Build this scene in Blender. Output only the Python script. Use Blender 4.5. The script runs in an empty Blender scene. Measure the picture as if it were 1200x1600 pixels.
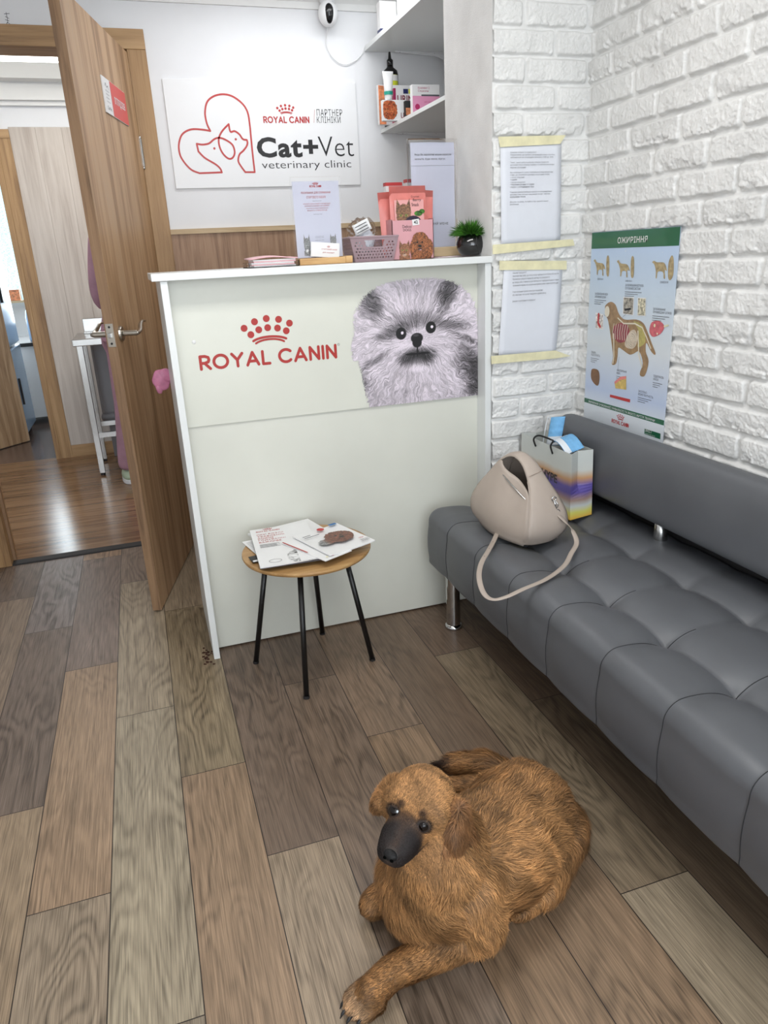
import bpy, bmesh, math, random
import numpy as np
from mathutils import Vector, Matrix
random.seed(7); RS = np.random.RandomState(11)
SC = bpy.context.scene; COL = SC.collection
# ---------- camera ----------
cam = bpy.data.cameras.new('camera'); co = bpy.data.objects.new('camera', cam); COL.objects.link(co); SC.camera = co
cam.sensor_fit = 'VERTICAL'; cam.sensor_height = 24; cam.lens = 24*1129.9/1600; cam.clip_start = .02
_p, _r, _y = [math.radians(a) for a in (19.644, -2.8753, 17.4453)]
_f = Vector((math.sin(_y)*math.cos(_p), math.cos(_y)*math.cos(_p), -math.sin(_p))); _rt = Vector((math.cos(_y), -math.sin(_y), 0)); _u = _rt.cross(_f)
_r2 = _rt*math.cos(_r)+_u*math.sin(_r); _u2 = -_rt*math.sin(_r)+_u*math.cos(_r)
co.matrix_world = Matrix(((_r2.x,_u2.x,-_f.x,0),(_r2.y,_u2.y,-_f.y,0),(_r2.z,_u2.z,-_f.z,1.25),(0,0,0,1)))
# ---------- world, lights, exposure ----------
SC.view_settings.view_transform = 'Standard'; SC.view_settings.look = 'None'; SC.view_settings.exposure = 0.08; SC.view_settings.gamma = 1; SC.view_settings.use_curve_mapping = False
wd = bpy.data.worlds.new('sky'); SC.world = wd; wd.use_nodes = True
wd.node_tree.nodes['Background'].inputs[0].default_value = (.80,.90,1,1); wd.node_tree.nodes['Background'].inputs[1].default_value = 2.2
def area(name, loc, rot, sx, sy, w, col):
    l = bpy.data.lights.new(name, 'AREA'); l.shape = 'RECTANGLE'; l.size = sx; l.size_y = sy; l.energy = w; l.color = col
    o = bpy.data.objects.new(name, l); COL.objects.link(o); o.location = loc; o.rotation_euler = [math.radians(a) for a in rot]; return o
area('ceiling_light_front', (.30,1.35,2.27), (0,0,0), 1.3, .35, 17, (1,.985,.96))
area('ceiling_light_entrance', (.2,-.6,2.27), (0,0,0), 1.2, .5, 12, (1,.985,.96))
area('ceiling_light_reception', (.75,2.95,2.27), (0,0,0), .9, .25, 6.5, (.97,.98,1))
area('shop_window_daylight', (-.1,-2.05,1.35), (90,0,0), 2.2, 1.9, 50, (.90,.95,1))
area('exam_room_light', (.2,4.6,2.3), (0,0,0), 1.4, .3, 16, (1,.98,.95))
area('far_window_daylight', (-1.3,7.75,1.5), (-90,0,0), 1.3, 1.4, 40, (.85,.94,1))
# ---------- materials ----------
def lin(c):
    c = [x/255 for x in c]; return tuple(x/12.92 if x <= .04045 else ((x+.055)/1.055)**2.4 for x in c)+(1,)
class MT:
    def __init__(s, name):
        s.m = bpy.data.materials.new(name); s.m.use_nodes = True; s.t = s.m.node_tree; s.N = s.t.nodes; s.b = s.N['Principled BSDF']
    def n(s, t, **k):
        x = s.N.new(t)
        for a, v in k.items():
            if a.startswith('i_'): x.inputs[int(a[2:]) if a[2:].isdigit() else a[2:].replace('_',' ')].default_value = v
            else: setattr(x, a, v)
        return x
    def l(s, a, b): s.t.links.new(a, b)
    def bump(s, h, st, d=.001):
        b = s.n('ShaderNodeBump', i_Strength=st, i_Distance=d); s.l(h, b.inputs['Height']); s.l(b.outputs[0], s.b.inputs['Normal'])
    def ramp(s, f, pts):
        r = s.n('ShaderNodeValToRGB'); e = r.color_ramp.elements
        while len(e) < len(pts): e.new(.5)
        for x, (p, c) in zip(e, pts): x.position = p; x.color = lin(c)
        s.l(f, r.inputs[0]); return r.outputs[0]
    def coords(s, sc=(1,1,1), kind='Object', loc=(0,0,0)):
        t = s.n('ShaderNodeTexCoord'); m = s.n('ShaderNodeMapping'); m.inputs['Scale'].default_value = sc; m.inputs['Location'].default_value = loc
        s.l(t.outputs[kind], m.inputs[0]); return m.outputs[0]
    def noise(s, v, scale, det=4, rough=.55, dist=0):
        n = s.n('ShaderNodeTexNoise', i_Scale=scale, i_Detail=det, i_Roughness=rough, i_Distortion=dist); s.l(v, n.inputs['Vector']); return n.outputs['Fac']
    def mix(s, f, a, b, mode='MIX'):
        m = s.n('ShaderNodeMix', data_type='RGBA', blend_type=mode)
        for i, v in ((0,f),(6,a),(7,b)):
            if hasattr(v, 'is_linked') or isinstance(v, bpy.types.NodeSocket): s.l(v, m.inputs[i])
            else: m.inputs[i].default_value = v
        return m.outputs[2]
def plain(name, c, rough=.5, metal=0, var=0, vs=6, bump=0, bs=300, coat=0, spec=None, sheen=0):
    k = MT(name); b = k.b; b.inputs['Roughness'].default_value = rough; b.inputs['Metallic'].default_value = metal
    v = k.coords()
    f = k.noise(v, vs)
    c2 = tuple(max(0, x*(1-var)) for x in c); c1 = tuple(min(255, x*(1+var*.5)) for x in c)
    k.l(k.ramp(f, [(.3,c2),(.7,c1)]), b.inputs['Base Color'])
    if bump: k.bump(k.noise(v, bs, 3), bump)
    if coat: b.inputs['Coat Weight'].default_value = coat
    if spec is not None: b.inputs['Specular IOR Level'].default_value = spec
    if sheen: b.inputs['Sheen Weight'].default_value = sheen
    return k.m
def wood(name, cols, axis=2, sc=1., rough=.5, contrast=1., bump=.25, stretch=14., fine=1.):
    k = MT(name); s = [stretch*sc]*3; s[axis] = sc*.8
    v = k.coords(tuple(s)); f = k.noise(v, 1.3, 5, .6, .6)
    s2 = [160*sc*fine]*3; s2[axis] = 5*sc; v2 = k.coords(tuple(s2)); g = k.noise(v2, 1, 3, .6)
    m = k.n('ShaderNodeMath', operation='MULTIPLY_ADD'); k.l(g, m.inputs[0]); m.inputs[1].default_value = .30*contrast; 
    m2 = k.n('ShaderNodeMath', operation='SUBTRACT'); k.l(f, m2.inputs[0]); m2.inputs[1].default_value = .15*contrast; k.l(m2.outputs[0], m.inputs[2])
    n = len(cols); k.l(k.ramp(m.outputs[0], [(.28+.44*i/(n-1), c) for i, c in enumerate(cols)]), k.b.inputs['Base Color'])
    k.b.inputs['Roughness'].default_value = rough; k.bump(g, bump, .0006); return k.m
def attr_mat(name, rough=.5, attr='Col', coat=0, bump=0, bs=400):
    k = MT(name); a = k.n('ShaderNodeAttribute', attribute_name=attr); k.l(a.outputs['Color'], k.b.inputs['Base Color']); k.b.inputs['Roughness'].default_value = rough
    if coat: k.b.inputs['Coat Weight'].default_value = coat
    if bump: k.bump(k.noise(k.coords(), bs, 3), bump)
    return k.m
def clear(name, rough=.02, ior=1.25, tint=(255,255,255), alpha=None):
    k = MT(name); b = k.b; b.inputs['Base Color'].default_value = lin(tint); b.inputs['Roughness'].default_value = rough; b.inputs['IOR'].default_value = ior; b.inputs['Transmission Weight'].default_value = 1
    if alpha is not None: b.inputs['Alpha'].default_value = alpha
    return k.m
def emit(name, c, st):
    k = MT(name); k.b.inputs['Base Color'].default_value = lin(c); k.b.inputs['Emission Color'].default_value = lin(c); k.b.inputs['Emission Strength'].default_value = st; return k.m
M = {}
M['white'] = plain('white_paint', (232,232,230), .55, var=.015, vs=2, bump=.05, bs=120)
M['plaster'] = plain('white_plaster', (228,229,231), .6, var=.02, vs=3, bump=.08, bs=60)
M['mdf'] = plain('white_laminate', (222,225,224), .32, var=.015, vs=3)
M['panel'] = plain('ivory_laminate', (213,214,204), .30, var=.03, vs=2.5)
M['foil'] = plain('ivory_foil', (212,213,202), .34, var=.02, vs=3)
M['red'] = plain('brand_red', (168,38,30), .45)
M['redd'] = plain('muted_red', (178,48,48), .5)
M['black'] = plain('black_print', (26,26,28), .5)
M['grey_ink'] = plain('grey_print', (90,90,96), .6)
M['paper'] = plain('white_paper', (214,217,224), .6, var=.02, vs=8)
M['paperw'] = plain('glossy_paper', (226,226,226), .35, var=.02, vs=8)
M['paperb'] = plain('lilac_paper', (204,206,222), .35, var=.01)
M['metal'] = plain('brushed_steel', (190,190,188), .25, 1, var=.05)
M['chrome'] = plain('chrome', (200,200,200), .10, 1)
M['satin'] = plain('satin_nickel', (176,170,160), .28, 1)
M['blackmetal'] = plain('black_metal', (14,14,15), .38)
M['blackgloss'] = plain('black_glaze', (8,8,9), .06, coat=.6)
M['plastic'] = plain('white_plastic', (226,227,228), .3)
M['blackplastic'] = plain('black_plastic', (16,16,18), .2)
M['leather'] = plain('grey_leatherette', (88,90,94), .42, var=.05, vs=5, bump=.12, bs=900, spec=.45)
M['thread'] = plain('dark_thread', (38,39,42), .8)
M['cream'] = plain('beige_leather', (170,157,146), .48, var=.04, vs=9, bump=.35, bs=700)
M['creamd'] = plain('beige_lining', (140,124,112), .6)
M['tape'] = plain('masking_tape', (222,216,178), .6, var=.06, vs=30, bump=.2, bs=200)
M['oak'] = wood('oak_door', [(122,92,64),(160,126,92),(186,153,118),(176,148,120)], 2, 1.0, .45)
M['oakd'] = wood('oak_frame', [(120,90,60),(160,126,86),(182,148,106)], 2, 1.4, .5)
M['oakx'] = wood('oak_frame_horizontal', [(124,94,62),(164,130,90),(184,150,108)], 0, 1.4, .5)
M['oake'] = wood('oak_edge', [(98,74,52),(134,104,76),(150,120,90)], 2, 2.2, .6)
M['strip'] = wood('pale_oak_strip', [(172,146,110),(196,172,136),(206,184,150)], 0, 2, .5)
M['sonoma'] = wood('sonoma_oak', [(128,98,76),(158,126,100),(176,146,118)], 2, 1.6, .5, 1.2)
M['table'] = wood('oak_veneer', [(140,104,62),(172,134,86),(190,154,104)], 0, 2.0, .42, 1.2, stretch=10)
M['bamboo'] = wood('bamboo', [(170,128,78),(198,158,104),(210,172,120)], 0, 3, .45)
M['palewall'] = wood('pale_panel', [(168,156,146),(190,180,170),(202,193,184)], 2, 1.1, .5, .9)
M['pinkbox'] = plain('pink_card', (206,152,158), .45)
M['coral'] = plain('coral_foil', (216,126,118), .32, var=.06, vs=20, bump=.4, bs=40)
M['rose'] = plain('rose_paper', (226,178,184), .4)
M['mauve'] = plain('mauve_plastic', (150,128,134), .45)
M['rag'] = plain('pink_rubber', (206,128,160), .4, var=.08, vs=40, bump=.4, bs=90)
M['scrub'] = plain('dusty_pink_cotton', (166,126,140), .8, var=.08, vs=14, bump=.6, bs=30)
M['skin'] = plain('skin', (205,160,138), .5)
M['hair'] = plain('brown_hair', (70,48,36), .5, var=.2, vs=60)
M['shoe'] = plain('pale_green_rubber', (172,186,160), .5)
M['mask_blue'] = plain('blue_nonwoven', (112,170,214), .75, var=.06, vs=60, bump=.5, bs=400)
M['mask_white'] = plain('white_nonwoven', (214,220,226), .75, bump=.4, bs=500)
M['cord'] = plain('black_cord', (14,14,16), .7, bump=.6, bs=900)
M['green'] = plain('poster_green', (24,92,62), .3, coat=.3)
M['dark'] = plain('dark_rubber', (30,29,30), .6)
M['grass'] = plain('plastic_grass', (70,128,38), .5, var=.5, vs=60)
M['grassd'] = plain('plastic_grass_dark', (34,74,22), .5)
M['clear'] = clear('clear_acrylic', .02, 1.2)
M['cloudy'] = clear('clear_polythene', .15, 1.08, (240,242,246), .42)
M['fridge'] = plain('pale_blue_metal', (150,170,190), .22, .3)
M['lamp'] = emit('lamp_tube', (255,252,245), 6)
M['curtain'] = emit('daylit_window', (196,232,238), 1.6)
M['bottle'] = plain('blue_bottle_plastic', (150,180,214), .25)
M['teal'] = plain('teal_print', (30,150,130), .4)
M['yellow'] = plain('yellow_print', (206,214,50), .4)
M['navy'] = plain('navy_print', (28,38,92), .4)
M['magenta'] = plain('magenta_print', (176,40,96), .4)
M['pinkprint'] = plain('pink_print', (222,150,184), .35)
M['orange'] = plain('orange_print', (222,140,96), .5, var=.3, vs=60)
M['blueprint'] = plain('blue_print', (40,104,160), .4)
M['greywall'] = plain('grey_metal_panel', (128,126,128), .5)
# ---------- mesh helpers ----------
class MB:
    def __init__(s): s.v = []; s.f = []
    def add(s, vs, fs):
        b = len(s.v); s.v += [tuple(p) for p in vs]; s.f += [tuple(i+b for i in f) for f in fs]; return s
    def box(s, x0, x1, y0, y1, z0, z1):
        return s.add([(x0,y0,z0),(x1,y0,z0),(x1,y1,z0),(x0,y1,z0),(x0,y0,z1),(x1,y0,z1),(x1,y1,z1),(x0,y1,z1)], [(0,3,2,1),(4,5,6,7),(0,1,5,4),(1,2,6,5),(2,3,7,6),(3,0,4,7)])
    def obox(s, c, ax, h):
        c = Vector(c); ax = [Vector(a).normalized() for a in ax]
        vs = [c+ax[0]*(i*h[0])+ax[1]*(j*h[1])+ax[2]*(k*h[2]) for k in (-1,1) for i, j in ((-1,-1),(1,-1),(1,1),(-1,1))]
        return s.add(vs, [(0,3,2,1),(4,5,6,7),(0,1,5,4),(1,2,6,5),(2,3,7,6),(3,0,4,7)])
    def prism(s, pts, d):
        n = len(pts); d = Vector(d); a = [Vector(p) for p in pts]
        return s.add(a+[p+d for p in a], [tuple(range(n))[::-1], tuple(range(n,2*n))]+[(i,(i+1)%n,(i+1)%n+n,i+n) for i in range(n)])
    def ngon(s, pts): return s.add(pts, [tuple(range(len(pts)))])
    def tube(s, pts, r, n=12, flat=None, up=None, caps=True):
        pts = [Vector(p) for p in pts]; m = len(pts); rr = r if hasattr(r, '__len__') else [r]*m; vs = []; prev = None
        for i in range(m):
            t = (pts[min(i+1,m-1)]-pts[max(i-1,0)]).normalized()
            if prev is None:
                a = Vector(up) if up else (Vector((0,0,1)) if abs(t.z) < .9 else Vector((1,0,0)))
            else: a = prev
            if up: a = Vector(up)
            a = (a-t*a.dot(t)).normalized(); prev = a; b = t.cross(a)
            for k in range(n):
                q = 2*math.pi*k/n; vs.append(pts[i]+(a*math.cos(q)*(flat or 1)+b*math.sin(q))*rr[i])
        fs = [(i*n+k,i*n+(k+1)%n,(i+1)*n+(k+1)%n,(i+1)*n+k) for i in range(m-1) for k in range(n)]
        if caps: fs += [tuple(range(n))[::-1], tuple((m-1)*n+k for k in range(n))]
        return s.add(vs, fs)
    def lathe(s, prof, c=(0,0,0), n=32):
        c = Vector(c); vs = [c+Vector((r*math.cos(2*math.pi*k/n), r*math.sin(2*math.pi*k/n), z)) for r, z in prof for k in range(n)]; m = len(prof)
        fs = [(i*n+k,i*n+(k+1)%n,(i+1)*n+(k+1)%n,(i+1)*n+k) for i in range(m-1) for k in range(n)]+[tuple(range(n))[::-1], tuple((m-1)*n+k for k in range(n))]
        return s.add(vs, fs)
    def ell(s, c, r, nu=20, nv=12, ax=None):
        c = Vector(c); ax = ax or (Vector((1,0,0)),Vector((0,1,0)),Vector((0,0,1))); vs = []
        for j in range(nv+1):
            t = math.pi*j/nv
            for i in range(nu):
                q = 2*math.pi*i/nu; vs.append(c+ax[0]*(r[0]*math.sin(t)*math.cos(q))+ax[1]*(r[1]*math.sin(t)*math.sin(q))+ax[2]*(r[2]*math.cos(t)))
        return s.add(vs, [(j*nu+i,(j+1)*nu+i,(j+1)*nu+(i+1)%nu,j*nu+(i+1)%nu) for j in range(nv) for i in range(nu)])
    def gridf(s, nu, nv, fn):
        return s.add([fn(i/nu, j/nv) for j in range(nv+1) for i in range(nu+1)], [(j*(nu+1)+i,j*(nu+1)+i+1,(j+1)*(nu+1)+i+1,(j+1)*(nu+1)+i) for j in range(nv) for i in range(nu)])
def empty(name, loc=(0,0,0), rz=0):
    o = bpy.data.objects.new(name, None); COL.objects.link(o); o.location = loc; o.rotation_euler = (0,0,rz); o.empty_display_size = .05; return o
def rootmat(o):
    while o.parent: o = o.parent
    return Matrix.Translation(o.location) @ Matrix.Rotation(o.rotation_euler.z, 4, 'Z')
def obj(name, mb, mat, parent=None, smooth=False, bevel=0, seg=2, loc=None, sub=0, solid=0, mats=None):
    me = bpy.data.meshes.new(name); me.from_pydata([tuple(v) for v in mb.v], [], mb.f); me.validate(); me.update()
    o = bpy.data.objects.new(name, me); COL.objects.link(o)
    for m in (mats or [mat]): me.materials.append(m)
    if parent is not None: me.transform(rootmat(parent).inverted()); o.parent = parent
    else:
        if loc is None:
            a = np.array([v.co[:] for v in me.vertices]); loc = ((a[:,0].min()+a[:,0].max())/2, (a[:,1].min()+a[:,1].max())/2, a[:,2].min())
        me.transform(Matrix.Translation(-Vector(loc))); o.location = loc
    b = bmesh.new(); b.from_mesh(me); bmesh.ops.recalc_face_normals(b, faces=b.faces); b.to_mesh(me); b.free()
    if smooth: me.polygons.foreach_set('use_smooth', [True]*len(me.polygons))
    if sub: x = o.modifiers.new('sub', 'SUBSURF'); x.levels = sub; x.render_levels = sub
    if solid: x = o.modifiers.new('solid', 'SOLIDIFY'); x.thickness = solid; x.offset = 0
    if bevel: x = o.modifiers.new('bevel', 'BEVEL'); x.width = bevel; x.segments = seg; x.limit_method = 'ANGLE'; x.angle_limit = .6
    return o
def tag(o, label, cat, group=None):
    o['label'] = label; o['category'] = cat
    if group: o['group'] = group
    return o
def lab(o, s): o['label'] = s; return o
def struct(name, mb, mat, **k):
    o = obj(name, mb, mat, **k); o['kind'] = 'structure'; return o
def cr(pts, n=6, closed=True):
    P = [Vector(p) for p in pts]; m = len(P); out = []
    for i in range(m if closed else m-1):
        g = (lambda k: P[k % m]) if closed else (lambda k: P[max(0,min(m-1,k))])
        a, b, c, d = g(i-1), g(i), g(i+1), g(i+2)
        for k in range(n):
            t = k/n; out.append(.5*((2*b)+(c-a)*t+(2*a-5*b+4*c-d)*t*t+(3*b-a-3*c+d)*t**3))
    if not closed: out.append(P[-1])
    return out
# a flat frame on a real surface: origin, right, up, outward normal
class FR:
    def __init__(s, o, r, u, n=None):
        s.o = Vector(o); s.r = Vector(r).normalized(); s.u = Vector(u).normalized(); s.n = Vector(n).normalized() if n else s.r.cross(s.u)
    def p(s, a, b, d=0): return s.o+s.r*a+s.u*b+s.n*d
_SK = [0]
def stroke(mb, fr, pts, w, d=.0006, closed=False, nc=10):
    P = [Vector((p[0],p[1])) for p in pts]; Q = [P[0]]
    for p in P[1:]:
        if (p-Q[-1]).length > 1e-6: Q.append(p)
    P = Q; m = len(P)
    if m < 2: return
    if (P[0]-P[-1]).length < 1e-5 and m > 3: P = P[:-1]; m -= 1; closed = True
    def seg(i): a, b = P[i % m], P[(i+1) % m]; return (b-a).normalized()
    ns = m if closed else m-1; runs = []; cur = [0]
    for i in range(1, ns):
        if seg(i-1).dot(seg(i)) < .80: runs.append(cur+[i]); cur = [i]
        else: cur.append(i)
    runs.append(cur+[ns]); whole = closed and len(runs) == 1 and seg(ns-1).dot(seg(0)) > .8
    caps = set()
    for r in runs:
        idx = sorted(set(r)); _SK[0] = (_SK[0]+1) % 7; dd = d+_SK[0]*1.2e-5; n = len(idx); base = len(mb.v); L = []
        for k, i in enumerate(idx):
            ta = seg(i-1) if (k > 0 or whole) else seg(i); tb = seg(i) if (k < n-1 or whole) else seg(i-1); t = (ta+tb).normalized(); nn = Vector((-t.y,t.x))*(w/2/max(.6,t.dot(tb))); p = P[i % m]
            L += [tuple(fr.p(*(p-nn),dd)), tuple(fr.p(*(p+nn),dd))]
        mb.add(L, [(2*k,2*k+2,2*k+3,2*k+1) for k in range(n-1)])
        if not whole: caps |= {idx[0] % m if closed else idx[0], idx[-1] % m if closed else idx[-1]}
    if w > .0011:
        for i in caps:
            _SK[0] = (_SK[0]+1) % 7; q = P[i]; mb.ngon([fr.p(q.x+math.cos(2*math.pi*k/nc)*w/2, q.y+math.sin(2*math.pi*k/nc)*w/2, d+.0001+_SK[0]*1.2e-5) for k in range(nc)])
def disc(mb, fr, x, y, r, d=.0006, n=20, ry=None): mb.ngon([fr.p(x+math.cos(2*math.pi*k/n)*r, y+math.sin(2*math.pi*k/n)*(ry or r), d) for k in range(n)])
def area2(mb, fr, pts, d=.0006, smooth=0):
    P = [Vector((p[0],p[1],0)) for p in pts]
    if smooth: P = cr(P, smooth)
    mb.ngon([fr.p(p.x, p.y, d) for p in P])
def text(mb, fr, s, box, d=.0006, bold=0, fit='both', align='L', sp=1.0, track=1.0):
    if any(ord(c) > 1000 for c in s): bold = max(-.002, min(bold, .008))
    cu = bpy.data.curves.new('t', 'FONT'); cu.body = s; cu.size = 1; cu.offset = bold; cu.space_character = (1.12 if any(ord(c) > 1000 for c in s) else track); cu.space_line = sp; cu.resolution_u = 3
    if align == 'C': cu.align_x = 'CENTER'
    o = bpy.data.objects.new('t', cu); COL.objects.link(o); dg = bpy.context.evaluated_depsgraph_get(); me = bpy.data.meshes.new_from_object(o.evaluated_get(dg))
    vs = np.array([v.co[:] for v in me.vertices]); fs = [tuple(p.vertices) for p in me.polygons]
    bpy.data.objects.remove(o); bpy.data.curves.remove(cu); bpy.data.meshes.remove(me)
    if not len(vs): return
    (x0,y0),(x1,y1) = box; lo = vs.min(0); hi = vs.max(0)
    if abs(x1-x0) < 1e-9: return
    sx = (x1-x0)/(hi[0]-lo[0]); sy = (y1-y0)/max(1e-6,hi[1]-lo[1])
    if fit == 'w': sy = abs(sx); y0 = y1-(hi[1]-lo[1])*sy
    mb.add([fr.p(x0+(v[0]-lo[0])*sx, y0+(v[1]-lo[1])*sy, d) for v in vs], fs)
def picture(name, fr, w, h, nx, ny, fn, mat, parent, d=.0008):
    U, V = np.meshgrid(np.linspace(0,1,nx+1), np.linspace(0,1,ny+1)); rgb, mask = fn(U, V)
    pts = np.array([fr.p(0,0,d)[:]])+U.reshape(-1,1)*w*np.array(fr.r[:])+V.reshape(-1,1)*h*np.array(fr.u[:])
    I = np.arange((nx+1)*(ny+1)).reshape(ny+1,nx+1); F = np.stack([I[:-1,:-1],I[:-1,1:],I[1:,1:],I[1:,:-1]],-1).reshape(-1,4)
    if mask is not None: F = F[mask[:-1,:-1].reshape(-1)]
    me = bpy.data.meshes.new(name); me.from_pydata(pts.tolist(), [], F.tolist()); me.update()
    c = np.clip(rgb.reshape(-1,3)/255, 0, 1); c = np.where(c <= .04045, c/12.92, ((c+.055)/1.055)**2.4)
    at = me.color_attributes.new('Col', 'FLOAT_COLOR', 'POINT'); at.data.foreach_set('color', np.concatenate([c, np.ones((len(c),1))], 1).astype(np.float32).ravel())
    me.materials.append(mat); o = bpy.data.objects.new(name, me); COL.objects.link(o)
    if parent is not None: me.transform(rootmat(parent).inverted()); o.parent = parent
    return o
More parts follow.
